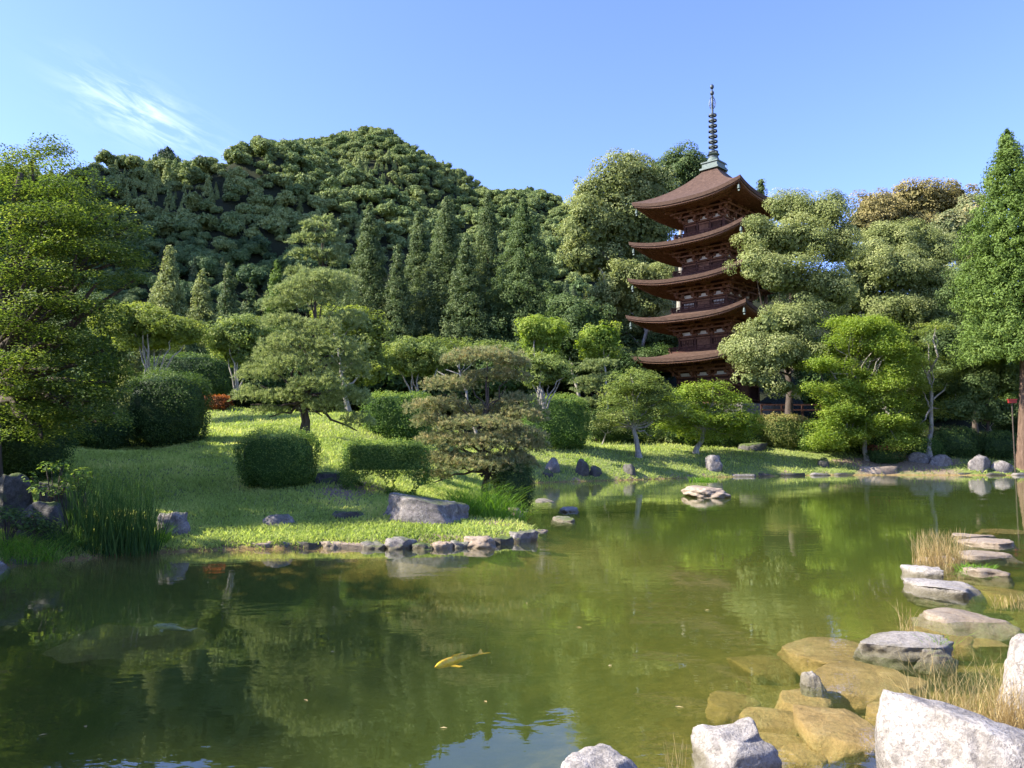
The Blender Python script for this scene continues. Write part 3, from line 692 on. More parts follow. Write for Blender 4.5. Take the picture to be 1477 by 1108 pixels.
# spire
Z = lambda py: pz(1029, py)
zt = ztop
sp = MB(); sp.box((0, 0, zt+.1), (2.0, 2.0, .18)); sp.box((0, 0, zt+.42), (1.62, 1.62, .5)); sp.box((0, 0, zt+.74), (1.8, 1.8, .12)); spb = sp.build('spire_base', M['patina'], pg)
q = MB(); q.lathe([(.62, zt+.8), (.62, zt+1.0), (.52, zt+1.25), (.3, zt+1.42), (.34, zt+1.5), (.6, zt+1.62), (.56, zt+1.66), (.1, zt+1.66)], n=24); q.build('inverted_bowl', M['patina'], pg, smooth=False)
q = MB(); q.tube([(0, 0, zt+1.4), (0, 0, Z(150)), (0, 0, Z(122))], [.15, .1, .05], 10); pole = q.build('spire_pole', M['bronze'], pg, smooth=True)
ring_me = None
for i in range(9):
    zz = Z(227.5-i*7.6); r = .46-.01*i
    if ring_me is None:
        q = MB(); n = 20; q.lathe([(1, -.07), (1.06, -.07), (1.06, .07), (1, .07), (.88, .07), (.88, -.07), (1, -.07)], n=n); q.lathe([(.3, -.1), (.3, .1), (.2, .1)], n=12)
        for a in np.arange(8)*math.pi/4: q.bar((.25*math.cos(a), .25*math.sin(a), 0), (.92*math.cos(a), .92*math.sin(a), 0), .07, .14)
        ro = q.build('spire_ring', M['bronze'], pg); ring_me = ro.data
    else:
        ro = bpy.data.objects.new('spire_ring', ring_me); COL.objects.link(ro); ro.parent = pg
    ro.location = (0, 0, zz); ro.scale = (r, r, 1)
q = MB()
for a in np.arange(4)*math.pi/2+.4:
    z0, z1 = Z(158), Z(139); n = 9; tt = np.linspace(0, 1, n); w_ = .34*np.sin(tt*math.pi)**.6*(1-.45*tt)+.03
    for i in range(n-1):
        za, zb_ = z0+(z1-z0)*tt[i], z0+(z1-z0)*tt[i+1]
        q.bar((math.cos(a)*w_[i], math.sin(a)*w_[i], za), (math.cos(a)*w_[i+1], math.sin(a)*w_[i+1], zb_+.02), .05)
        q.bar((0, 0, za), (math.cos(a)*w_[i], math.sin(a)*w_[i], za+.12), .04)
q.build('flame_finial', M['bronze'], pg)
q = MB()
for c, r in ((Z(134.5), .2), (Z(125.5), .2)):
    t_ = np.linspace(-1.5, 1.5, 9); q.lathe([(r*math.cos(a)*(1.0), c+r*1.25*math.sin(a)) for a in t_] , n=14)
q.tube([(0, 0, Z(124.5)), (0, 0, Z(121))], [.1, .01], 8); q.build('jewel', M['bronze'], pg, smooth=True)

# ------------------------------------------------------------------ trees round the pagoda
def tree_base(px, Y, dz=0.):
    x = (px-CX)/F*Y*1.0; return np.array([x, Y, gz(x, Y)+dz])
def blobs_px(lst, Y):
    """(px, py, rx, ry, dY[, depth factor])"""
    out = []
    for b in lst:
        Yb = Y+b[4]; m = mpp(Yb); dr = (b[5] if len(b) > 5 else .8)*.5*(b[2]+b[3])
        out.append((at(b[0], b[1], Yb), np.array([b[2], dr, b[3]])*m))
    return out
def camphor(px, Y, lst, label, mat='camphor', sub=.8, leaf=.2, dens=1., r0=.45, group=None, name='camphor_tree', cat='tree', bark='bark_grey', limbs=True, top=None, fill=True):
    b = tree_base(px, Y); bl = blobs_px(lst, Y); lv = billow(bl, sub, leaf, dens, fill=fill)
    tz = max(c[2] for c, r in bl); tc_ = max(bl, key=lambda q: q[0][2])[0]
    w_ = woody(MB(), b, tc_-np.array([0, 0, .3]), r0, r0*.2, [c for c, r in bl] if limbs else [], .45)
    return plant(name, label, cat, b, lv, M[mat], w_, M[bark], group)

# big camphor beside the pagoda
camphor(1131, 57, [(1140, 305, 42, 26, 1), (1185, 310, 40, 28, 0), (1100, 345, 36, 26, -1), (1150, 350, 60, 36, -1), (1205, 355, 34, 34, 0), (1090, 385, 30, 26, -2), (1130, 400, 50, 32, -2),
    (1190, 420, 50, 40, -1), (1078, 505, 32, 28, -3), (1115, 470, 40, 28, -3), (1150, 460, 45, 32, -2), (1110, 515, 46, 30, -4), (1160, 510, 48, 34, -3), (1080, 548, 16, 12, -4, 1), (1103, 550, 17, 13, -4, 1), (1128, 558, 26, 11, -3.5, 1)],
    'tall camphor tree with billowing pale green crown rising in front of the pagoda', sub=.75, leaf=.145, r0=.34, bark='bark')
# evergreens left of and behind the pagoda
camphor(885, 97, [(900, 262, 52, 38, 0), (865, 285, 42, 40, 0), (935, 285, 40, 50, 1), (850, 330, 44, 46, -2), (895, 330, 55, 52, 0), (845, 372, 34, 34, -2), (880, 385, 50, 40, 1), (935, 350, 40, 50, 2)],
    'huge round evergreen rising left of the pagoda above the cedars', sub=1.1, leaf=.3, r0=.7, mat='camphor')
camphor(980, 104, [(985, 245, 40, 32, 0), (950, 262, 26, 26, 2), (1010, 265, 32, 40, 0), (975, 300, 46, 46, 2)], 'dark leafy evergreen showing behind the pagoda spire base', sub=1.1, leaf=.3, mat='evergreen', r0=.6)
camphor(905, 84, [(915, 402, 46, 25, 0), (880, 425, 34, 26, 0), (955, 402, 28, 22, 1), (925, 440, 46, 34, 1), (870, 455, 26, 30, 1), (905, 470, 44, 30, 2)], 'low rounded evergreen tucked under the pagoda eaves on the cedar side', sub=.85, leaf=.24, r0=.4)
# wooded mass to the right
camphor(1320, 84, [(1330, 288, 64, 22, 2), (1270, 302, 46, 22, 1), (1375, 292, 36, 26, 2), (1250, 325, 40, 30, 0), (1320, 325, 80, 40, 3)], 'domed golden green oak crowning the slope right of the pagoda', 'camphor_yellow', 1.0, .26, r0=.6, name='oak_tree')
camphor(1377, 76, [(1372, 325, 24, 22, 0), (1385, 350, 26, 30, 1), (1365, 360, 24, 26, 0), (1398, 318, 26, 34, 1), (1402, 372, 28, 36, .5)], 'rust tinted tree squeezed between the golden oak and the tall cedar', 'pine_brown', .8, .24, r0=.35, name='oak_tree')
camphor(1275, 70, [(1300, 348, 56, 30, 0), (1250, 375, 44, 34, -1), (1345, 365, 46, 34, 0), (1285, 395, 60, 40, -2), (1350, 410, 56, 40, -1), (1235, 425, 40, 40, -1), (1290, 450, 60, 44, -2), (1370, 450, 46, 44, 0), (1225, 480, 40, 36, 0), (1330, 490, 60, 40, 0)],
    'broad olive green evergreen filling the slope behind the bright maple', 'camphor', .75, .155, r0=.5, name='evergreen_oak')
camphor(1405, 62, [(1400, 420, 40, 40, 0), (1420, 470, 44, 40, 1), (1370, 500, 40, 34, 2), (1430, 530, 46, 40, 1), (1385, 545, 44, 34, 2), (1340, 545, 40, 34, 3), (1450, 500, 40, 60, 4)],
    'dark glossy evergreen beside the trunk of the tall cedar', 'evergreen', .7, .16, r0=.22, name='evergreen_oak', bark='bark')
camphor(1290, 66, [(1260, 530, 60, 40, 2), (1330, 590, 60, 36, 3), (1230, 585, 50, 40, 3), (1180, 560, 40, 40, 3)], 'shaded understorey evergreen behind the bright maple', 'bush', .7, .22, r0=.25, name='evergreen_oak')

camphor(1418, 53.5, [(1398, 520, 34, 24, 0), (1436, 505, 36, 26, .4), (1452, 548, 34, 26, -.3), (1412, 562, 36, 22, -.4), (1385, 592, 28, 18, -.2), (1440, 596, 34, 18, -.5), (1376, 555, 24, 20, .6)], 'leafy tree in front of the tall cedar trunk near the right picture edge', 'evergreen', .5, .15, r0=.14, name='evergreen_oak', bark='bark')
def cedar(px, Y, pytop, wpx, label, mat='cedar', leaf=.22, start=.08, sub=.6, droop=.35, r_exp=.62, group=None, name='cedar_tree', n=None, ragged=.25, cat='tree', r0=None, pybase=None):
    b = tree_base(px, Y); t = at(px, pytop, Y); h = t[2]-b[2]; rb = wpx*.8*mpp(Y)
    lv = conic(b, h, rb, leaf, n, None, droop, sub, r_exp, start, ragged)
    w_ = woody(MB(), b, t-np.array([0, 0, h*.06]), r0 or h*.016, .03, [], wig=.01)
    return plant(name, label, cat, b, lv, M[mat], w_, M['bark_red'], group)
cedar(1473, 51, 186, 120, 'tall bright green cedar cut off by the picture edge, bare reddish lower trunk', 'cedar_bright', .17, .33, .62, .5, .32, r0=.36, n=1700, ragged=.5)
cedar(1106, 101, 258, 60, 'dark conifer tip poking up behind the camphor next to the pagoda roof', 'cedar', .3, .3, .9)
# the row of big cedars
cedar(529, 82, 292, 98, 'broad conical cedar standing alone left of the cedar row', 'cedar', .22, .06, .65, .3, .8, n=None)
cedar(603, 90, 300, 74, 'slender shaded cedar first in the row from the broad conical one', 'cedar', .24, .06, .65)
cedar(642, 84, 281, 92, 'yellowish cedar with sunlit left side in the middle of the row', 'cedar', .22, .06, .62, n=None)
cedar(703, 88, 280, 84, 'upright cedar whose tip tops the row, next to the wide dark one', 'cedar', .22, .06, .62, n=None)
cedar(757, 82, 287, 118, 'wide dark bushy cedar at the pagoda end of the row', 'evergreen', .22, .06, .7, .25, .6, n=None)
cedar(672, 80, 335, 80, 'lower bushy cedar filling the gap in the middle of the row', 'cedar', .22, .05, .62)
cedar(572, 80, 352, 60, 'small dull cedar between the broad conical one and the row', 'cedar', .22, .05, .62)
cedar(325, 72, 378, 46, 'narrow dark young conifer with a blunt tip in front of the shaded hill', 'cedar', .2, .05, .55, r_exp=.6)
cedar(357, 72, 400, 42, 'short round-topped young conifer beside the narrow one', 'cedar', .2, .05, .55, r_exp=.5)
cedar(395, 72, 373, 52, 'bright green young conifer at the edge of the shaded hill', 'cedar_bright', .2, .05, .5)
cedar(236, 56, 355, 96, 'drooping pale conifer behind the big left maple', 'camphor', .18, .08, .5, .7, .9, ragged=.45)
cedar(286, 62, 388, 84, 'loose grey green conifer with separate drooping boughs', 'camphor', .18, .08, .5, .7, .9, ragged=.5)
cedar(228, 222, 212, 52, 'spiky dark conifer standing on the left skyline', 'hill_con', .5, .1, 1.1, .3, .7, r0=.25)
# loose pine with tiers between the young conifers and the broad cedar
def tier_pine(px, Y, tiers, label, mat='pine', sp=.28, L=.22, Wd=.045, r0=.14, lean=0., group=None, bark='bark', dens=1., per=11, name='pine_tree', limb_drop=0., base=None, cat='pine', tipv=0.0, top=None):
    b = tree_base(px, Y) if base is None else np.array(base, float); bl = [(c, r*np.array([1.05, 1.05, 1.22])) for c, r in blobs_px(tiers, b[1])]; lv = needles(bl, sp, L, Wd, dens, per=per, tipv=tipv)
    tp = top if top is not None else max(bl, key=lambda q: q[0][2])[0]
    w_ = woody(MB(), b, tp, r0, r0*.22, [c-np.array([0, 0, r[2]*.55]) for c, r in bl], .42, wig=.12, bend=(lean, 0, 0), attach=(.25, .97))
    return plant(name, label, cat, b, lv, M[mat], w_, M[bark], group)
tier_pine(458, 74, [(455, 330, 22, 9, 0), (470, 322, 18, 8, 1), (440, 350, 26, 10, 0), (474, 348, 22, 10, 0), (450, 372, 36, 12, 0), (480, 380, 20, 12, 1), (436, 400, 26, 12, 0), (470, 405, 30, 13, 0), (455, 430, 36, 16, 1)],
    'airy tiered pine standing left of the broad conical cedar', 'pine', .5, .42, .1, r0=.22, per=12)

# ------------------------------------------------------------------ garden trees
# big green garden pine on the left lawn
pb = tree_base(437, 31); PYN = 31.
tier_pine(437, PYN, [(470, 412, 42, 16, 0), (425, 425, 36, 14, 0), (447, 408, 30, 14, .3), (398, 445, 26, 12, 0), (490, 428, 26, 14, .2), (440, 440, 50, 14, .2), (408, 470, 30, 14, -.4), (458, 482, 40, 18, -.5), (500, 470, 30, 18, .2), (420, 500, 40, 16, -.7), (480, 510, 50, 20, -.6), (392, 518, 28, 18, -.3),
    (425, 533, 46, 18, -.9), (500, 540, 34, 20, 0), (375, 545, 34, 16, -.2), (460, 560, 40, 18, -1.1), (362, 575, 28, 13, -.3), (405, 578, 38, 13, -.6), (500, 580, 36, 17, -.4), (465, 592, 30, 12, -.7), (515, 612, 22, 14, 0), (388, 596, 26, 8, -.3)],
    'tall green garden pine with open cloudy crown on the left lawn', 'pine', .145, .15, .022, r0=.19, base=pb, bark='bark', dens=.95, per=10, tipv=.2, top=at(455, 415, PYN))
# brown-tipped pine near the water
bb = plane(703, 716, .45); BY = bb[1]
tier_pine(700, BY, [(700, 520, 52, 14, 0), (660, 523, 22, 10, -.1), (738, 530, 24, 14, 0), (730, 548, 34, 13, .1), (640, 560, 30, 13, -.1), (665, 558, 24, 12, 0), (700, 545, 30, 8, .1), (615, 592, 30, 14, -.1), (645, 590, 30, 13, .1), (622, 612, 28, 12, -.2), (700, 600, 46, 13, .4), (745, 585, 34, 14, .2), (752, 605, 36, 14, 0),
    (690, 618, 60, 14, -.3), (640, 640, 42, 13, -.3), (745, 635, 42, 16, -.1), (700, 645, 60, 16, -.4), (765, 650, 24, 14, 0), (640, 668, 38, 13, -.3), (740, 670, 38, 16, -.2), (690, 675, 56, 16, -.5), (625, 690, 24, 9, -.2), (735, 700, 34, 15, -.2)],
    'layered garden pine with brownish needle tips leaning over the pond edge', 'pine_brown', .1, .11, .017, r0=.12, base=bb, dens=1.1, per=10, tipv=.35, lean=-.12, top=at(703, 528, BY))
# bright trees on the left lawn
camphor(505, 40, [(480, 460, 30, 18, 0), (515, 462, 26, 18, 0), (540, 475, 20, 20, 0), (525, 500, 36, 28, .5), (470, 500, 40, 30, 1), (540, 530, 26, 30, .5), (490, 540, 50, 34, 1.2)], 'yellow green round tree standing right behind the garden pine', 'maple', .42, .13, r0=.16, name='round_tree')
def dome_tree(px, Y, pybase, lst, label, nst=8, mat='dome', sub=.4, leaf=.11, spread=.75, group=None, bark='bark_grey', dens=1.0):
    b = tree_base(px, Y); b[2] = max(b[2], at(px, pybase, Y)[2]-.2); bl = blobs_px(lst, Y); lv = billow(bl, sub, leaf, dens, fill=True)
    mb = MB()
    for i in range(nst):
        c, r = bl[i % len(bl)]; tg = c+rdir(1)[0]*r*.55; tg[2] = c[2]-r[2]*.3
        st = b+np.array([RNG.normal()*.12, RNG.normal()*.12, -.2]); mb.tube(curve(st, tg, (RNG.normal()*.15, 0, .25), 7, .05), .055*np.linspace(1, .35, 7), 6)
    return plant('dome_tree', label, 'tree', b, lv, M[mat], mb, M[bark], group)
dome_tree(215, 38, 548, [(175, 468, 48, 24, 0), (225, 470, 54, 24, 0), (265, 482, 36, 20, 0), (200, 455, 40, 18, .4), (215, 492, 60, 16, .5)], 'umbrella shaped tree with many thin pale stems beside the big left maple', 10, 'maple')
dome_tree(344, 40, 562, [(345, 480, 40, 24, 0), (320, 495, 24, 18, 0), (370, 500, 34, 26, .4), (350, 515, 36, 20, .3)], 'small rounded tree with forked stems behind the white post', 5, 'dome')
dome_tree(602, 42, 572, [(605, 505, 40, 20, 0), (580, 522, 26, 16, 0), (628, 520, 26, 20, 0), (605, 530, 44, 18, .4)], 'clipped umbrella tree behind the brown pine, lit on its flat top', 5, 'dome')
dome_tree(783, 45, 580, [(785, 527, 30, 16, 0), (765, 538, 18, 16, 0), (808, 538, 18, 16, 0), (785, 545, 34, 14, .4)], 'vase shaped tree on pale fanning stems above the clipped hedge', 9, 'dome', .4, .12)
camphor(778, 62, [(770, 478, 26, 18, 0), (795, 484, 24, 20, 0), (780, 500, 38, 20, .8)], 'glowing lime green tree at the foot of the cedar row', 'maple_bright', .6, .17, r0=.15, name='round_tree')
camphor(880, 63, [(868, 480, 28, 15, 0), (884, 492, 16, 14, 0), (855, 495, 24, 17, 0), (868, 512, 28, 18, .8)], 'lime green tree just left of the lowest pagoda roofs', 'maple_bright', .6, .17, r0=.15, name='round_tree')
camphor(840, 67, [(840, 460, 44, 26, 0), (825, 490, 40, 30, 0), (850, 520, 46, 34, 1), (810, 450, 24, 20, 1)], 'shaded dark leafy tree between the two lime green trees', 'evergreen', .7, .2, r0=.2, name='round_tree')
def maple(px, Y, lst, label, mat='maple', sub=.5, leaf=.12, dens=1., r0=.16, base=None, bark='bark_grey', group=None, name='maple_tree', tilt=.5, top=None, thick=.16, nl=1):
    b = tree_base(px, Y) if base is None else np.array(base, float); bl = blobs_px(lst, b[1]); lv = layered(bl, sub, leaf, dens, tilt=tilt, thick=thick)
    tp = max(bl, key=lambda q: q[0][2])[0] if top is None else top
    tg = [c-np.array([0, 0, r[2]*.4]) for c, r in bl]
    if nl > 1: tg += [c+rdir(1)[0]*r*.6 for c, r in bl for _ in range(nl-1)]
    w_ = woody(MB(), b, tp, r0, r0*.2, tg, .5, wig=.15, attach=(.38, .95))
    return plant(name, label, 'tree', b, lv, M[mat], w_, M[bark], group)
maple(690, 58, [(650, 492, 34, 9, 0), (700, 498, 44, 10, 0), (670, 510, 60, 14, 1), (735, 512, 30, 14, 1), (575, 520, 20, 10, 0), (560, 500, 24, 10, 2)], 'flat spreading pale tree showing above the brown pine', 'dome', .6, .18)
# pale trunked trees on the far bank
gb = G(922, 660)
maple(920, gb[1], [(925, 552, 46, 14, 0), (890, 575, 28, 14, 0), (955, 568, 30, 16, .4), (905, 595, 30, 14, -.3), (945, 600, 34, 16, .4), (870, 600, 14, 10, -.2), (985, 590, 22, 12, .6), (930, 580, 44, 18, .8), (900, 560, 40, 12, .3), (965, 590, 34, 14, .4), (885, 612, 30, 12, .2), (940, 625, 30, 9, .3), (910, 540, 34, 9, .8)], 'old garden tree with crooked pale trunk and thin silvery foliage on the far bank', 'dome', .45, .12, .75, r0=.2, base=gb, nl=1)
gb = G(1003, 654)
maple(1003, gb[1], [(1005, 565, 36, 16, 0), (970, 585, 30, 16, -.4), (1045, 575, 34, 18, .3), (990, 600, 44, 18, -.6), (1040, 605, 44, 20, -.2), (1075, 595, 22, 14, .6), (1010, 622, 40, 14, .3), (1060, 625, 34, 12, .8), (1000, 580, 46, 20, .8), (1030, 555, 24, 9, .2), (1085, 610, 22, 14, .4), (975, 612, 30, 12, -.5)],
    'bushy bright maple with short pale trunk in front of the pagoda', 'maple_bright', .5, .14, 1.1, r0=.2, base=gb, nl=1)
gb = G(862, 640)
tier_pine(860, gb[1]+1, [(868, 527, 26, 7, 0), (850, 535, 20, 6, 0), (846, 552, 24, 7, 0), (870, 549, 26, 8, .4), (858, 565, 30, 9, .2), (850, 585, 22, 8, 0), (868, 582, 24, 9, .3), (846, 603, 16, 7, 0), (875, 605, 16, 8, 0)], 'small tiered pine with flat pale pads between the clipped hedge and pale trunk', 'pine', .22, .2, .04, r0=.11, base=gb+np.array([0, 1, .1]))
gb = G(868, 641)
maple(868, gb[1], [(882, 600, 20, 10, 0), (862, 612, 16, 9, 0), (895, 615, 14, 8, 0)], 'thin forked sapling leaning beside the small tiered pine', 'camphor', .35, .11, r0=.07, base=gb)
# front right maple
mb0 = G(1340, 662)
g_ = np.random.default_rng(5); LB_ = []
for i in range(110):
    u, v = g_.uniform(-1, 1), g_.random(); py = 462+175*v; hw = 78*min(1, .38+1.6*v)*(1-.25*max(0, v-.7)/.3)
    LB_.append((1247+u*hw, py, g_.uniform(16, 34), g_.uniform(6, 11), g_.uniform(-2.2, 1.6)))
maple(1250, 53, LB_, 'luminous layered maple in front of the wooded slope right of the pagoda', 'maple_bright', .5, .13, 2.1, r0=.17, nl=1, thick=.26, tilt=.7)
maple(1341, 52.6, [(1335, 478, 26, 7, 0), (1320, 500, 26, 9, -.3), (1350, 470, 30, 6, .4), (1345, 520, 30, 10, .2), (1370, 540, 34, 12, .5), (1330, 560, 26, 10, -.2), (1355, 585, 30, 12, .3), (1325, 610, 24, 10, -.3)], 'tall thin maple with mottled straight trunk between the luminous maple and the cedar', 'maple', .5, .13, .8, r0=.19, base=mb0, nl=1)
maple(1428, 55, [(1420, 575, 30, 10, 0), (1450, 590, 26, 12, .5), (1410, 600, 26, 9, -.3)], 'slim young maple in front of the sunlit path beside the tall cedar', 'maple', .45, .13, .6, r0=.07)

# ------------------------------------------------------------------ big maple at the left
lb = np.array([-11.6, 17.2, 0]); lb[2] = gz(lb[0], lb[1])
LM = [(80, 345, 70, 30, 1.6), (50, 420, 90, 34, 1.8), (110, 450, 70, 26, 1.4), (60, 500, 90, 30, 1.8), (70, 570, 90, 30, 1.6), (130, 570, 60, 26, 1.2), (90, 290, 60, 24, 1.5), (170, 350, 30, 10, .2), (60, 215, 50, 18, 1.5), (20, 235, 50, 26, 1), (95, 240, 40, 16, .5), (20, 280, 70, 26, 0), (105, 275, 60, 18, 0), (150, 300, 40, 14, .2), (60, 315, 90, 22, -.6), (140, 330, 60, 16, 0), (185, 325, 22, 9, .4), (20, 355, 60, 20, -.8), (110, 360, 80, 18, -.6), (175, 372, 40, 13, .2), (40, 395, 80, 20, -1), (140, 402, 70, 16, -.6), (195, 400, 24, 10, 0),
    (60, 435, 90, 16, -1.2), (150, 438, 40, 12, -.4), (20, 470, 60, 20, -1), (90, 480, 70, 16, -1), (40, 515, 80, 18, -1.4), (110, 520, 60, 16, -1), (150, 500, 40, 13, -.6), (30, 555, 80, 18, -1.5), (110, 560, 70, 18, -1.2), (160, 545, 36, 14, -1), (40, 595, 80, 18, -1.6), (120, 600, 66, 18, -1.2), (60, 628, 80, 13, -1.6), (165, 590, 40, 16, -.8),
    (-60, 260, 70, 40, .5), (-70, 350, 80, 40, 0), (-70, 450, 80, 40, 0), (-60, 550, 80, 40, 0), (-140, 330, 80, 60, 1), (-150, 470, 80, 60, 1)]
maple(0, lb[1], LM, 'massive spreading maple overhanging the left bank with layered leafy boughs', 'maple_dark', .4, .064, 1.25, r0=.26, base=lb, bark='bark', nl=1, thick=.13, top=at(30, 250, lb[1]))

# ------------------------------------------------------------------ clipped shrubs and bushes
def box_px(px0, px1, py0, py1, Y, dep=None):
    m = mpp(Y); c = at((px0+px1)/2, (py0+py1)/2, Y); r = np.array([(px1-px0)*m/2, dep/2 if dep else (px1-px0)*m/2, (py1-py0)*m/2]); return c, r
def hedge(label, px0, px1, py0, py1, Y, dep=None, mat='hedge', leaf=.06, k=.5, cat='clipped shrub', name='clipped_shrub', dens=1., holes=None, shag=.045, lit_top=.38, group=None, core=True):
    g_ = G((px0+px1)/2, py1-1); gy_ = float(g_[1])+.3*(dep or 1.)
    if abs(gy_-Y) > 1: print(name, px0, 'Y', Y, 'ground', round(gy_, 1))
    if abs(gy_-Y) < 6: Y = gy_
    c, r = box_px(px0, px1, py0, py1, Y, dep); lv, ex = boxed(c, r, leaf, dens, k, holes=holes, shag=shag, lit_top=lit_top, core=core)
    b = np.array([c[0], c[1], c[2]-r[2]]); return shrub(name, label, cat, lv, M[mat], b, ex, group)
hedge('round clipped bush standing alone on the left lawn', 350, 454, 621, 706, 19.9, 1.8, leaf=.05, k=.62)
c_, r_ = box_px(497, 617, 638, 714, 20.3, 1.2); m_ = mpp(20.3)
hs = [(at(537, 700, 20.3), np.array([22*m_, 9, 15*m_])), (at(580, 699, 20.3), np.array([18*m_, 9, 13*m_])), (at(610, 712, 20.3), np.array([14*m_, 9, 12*m_]))]
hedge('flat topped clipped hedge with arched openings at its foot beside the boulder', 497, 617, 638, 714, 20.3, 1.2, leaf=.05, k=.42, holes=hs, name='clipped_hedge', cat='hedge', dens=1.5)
hedge('dark square clipped hedge behind the arched hedge at the lawn crest', 528, 622, 568, 640, 33, 2.4, leaf=.085, k=.4, name='clipped_hedge', cat='hedge', mat='hedge', lit_top=.35)
hedge('long rounded clipped hedge on the slope right of the brown pine', 752, 847, 571, 648, 46, 3.4, leaf=.10, k=.55, name='clipped_hedge', cat='hedge', lit_top=.4)
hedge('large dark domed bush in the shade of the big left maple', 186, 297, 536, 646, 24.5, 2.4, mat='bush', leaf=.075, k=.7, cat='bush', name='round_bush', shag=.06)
hedge('low reddish hedge along the path at the lawn crest', 286, 332, 571, 592, 40, 1.2, mat='azalea', leaf=.09, k=.5, cat='hedge', name='clipped_hedge')
hedge('golden leaved round bush on the far bank in front of the camphor trunk', 1092, 1165, 598, 648, 55, 3.0, mat='bush_yellow', leaf=.12, k=.72, cat='bush', name='round_bush', shag=.06)
hedge('wide dark green clipped bush joined to the golden bush', 1140, 1232, 606, 652, 55.5, 3.0, mat='hedge', leaf=.12, k=.6, cat='bush', name='round_bush')
hedge('dark bush under the luminous maple beside the bare earth bank', 1226, 1326, 600, 660, 54, 3.0, mat='bush', leaf=.12, k=.75, cat='bush', name='round_bush', shag=.08)
hedge('low azalea with red blooms above the flat waterside slab', 1250, 1302, 643, 670, 52.2, 1.8, mat='azalea_green', leaf=.10, k=.7, cat='bush', name='azalea_bush', shag=.06)
hedge('dark spreading bush left of the slim young maple by the right path', 1345, 1412, 616, 662, 53.5, 2.4, mat='bush', leaf=.12, k=.8, cat='bush', name='round_bush', shag=.08)
hedge('glossy low bush between the tall cedar and the blue grey rock', 1412, 1462, 622, 664, 54, 2.4, mat='bush', leaf=.12, k=.8, cat='bush', name='round_bush', shag=.08)
hedge('leafy bush hiding the foot of the mottled maple trunk', 1310, 1362, 628, 662, 54, 2.2, mat='hedge', leaf=.12, k=.8, cat='bush', name='round_bush', shag=.08)
hedge('tall shaded bush at the right picture edge beyond the cedar trunk', 1440, 1500, 570, 650, 58, 3, mat='bush', leaf=.13, k=.8, cat='bush', name='round_bush', shag=.1)
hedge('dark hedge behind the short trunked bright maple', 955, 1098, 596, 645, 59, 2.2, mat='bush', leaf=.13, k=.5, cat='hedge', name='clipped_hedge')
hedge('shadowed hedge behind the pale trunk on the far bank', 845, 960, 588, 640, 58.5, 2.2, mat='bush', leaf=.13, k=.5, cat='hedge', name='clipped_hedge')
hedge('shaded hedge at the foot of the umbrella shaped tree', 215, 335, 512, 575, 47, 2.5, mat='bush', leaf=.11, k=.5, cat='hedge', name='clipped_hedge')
hedge('dark weepy bush between the grass clump and the brown pine roots', 712, 768, 664, 742, 20.2, 1.2, mat='bush', leaf=.05, k=.85, cat='bush', name='round_bush', shag=.06)
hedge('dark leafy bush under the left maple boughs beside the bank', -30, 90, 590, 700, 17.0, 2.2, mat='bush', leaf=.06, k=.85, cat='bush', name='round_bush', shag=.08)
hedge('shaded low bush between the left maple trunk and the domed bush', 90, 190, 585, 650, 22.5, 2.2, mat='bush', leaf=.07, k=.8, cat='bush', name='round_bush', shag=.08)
def leafy(px, pyb, pyt, w, Y, label, mat='hedge', n=60, leaf=.09, cat='plant', name='leafy_plant'):
    b = tree_base(px, Y); b[2] = max(b[2], 0); h = at(px, pyt, Y)[2]-b[2]; lv = Leaves(); mb = MB(); R = w*mpp(Y)/2
    for i in range(14):
        tp = b+np.array([RNG.normal()*R*.5, RNG.normal()*R*.4, h*RNG.uniform(.6, 1)]); mb.tube(curve(b, tp, (0, 0, h*.1), 5, .01), .008, 5)
        k = n//3; d = rdir(k); q = tp+d*np.array([.16, .16, .09]); lv.add(q, np.array([0, 0, 1.])+d*.6, leaf*RNG.uniform(.7, 1.3, k), leaf*.6, RNG.uniform(.2, 1, k))
    o = empty(name, b); tag(o, label, cat); V, Q, A = lv.arrays(); raw('leaves', V-b, Q, M[mat], o, attr=A); raw('stem', np.concatenate(mb.v)-b, np.concatenate(mb.q), M['bark'], o)
leafy(85, 740, 668, 60, 14.6, 'leafy plant above the dark mossy rock on the left bank')
leafy(120, 745, 676, 50, 14.8, 'broad leaved plant against the left side of the tall reeds')
leafy(20, 790, 735, 60, 13.4, 'dense low weeds at the water edge by the flat corner stone', 'bush', 90, .07)
leafy(60, 795, 742, 60, 13.7, 'low fern like weeds below the mossy rock at the waterline', 'bush', 90, .06)

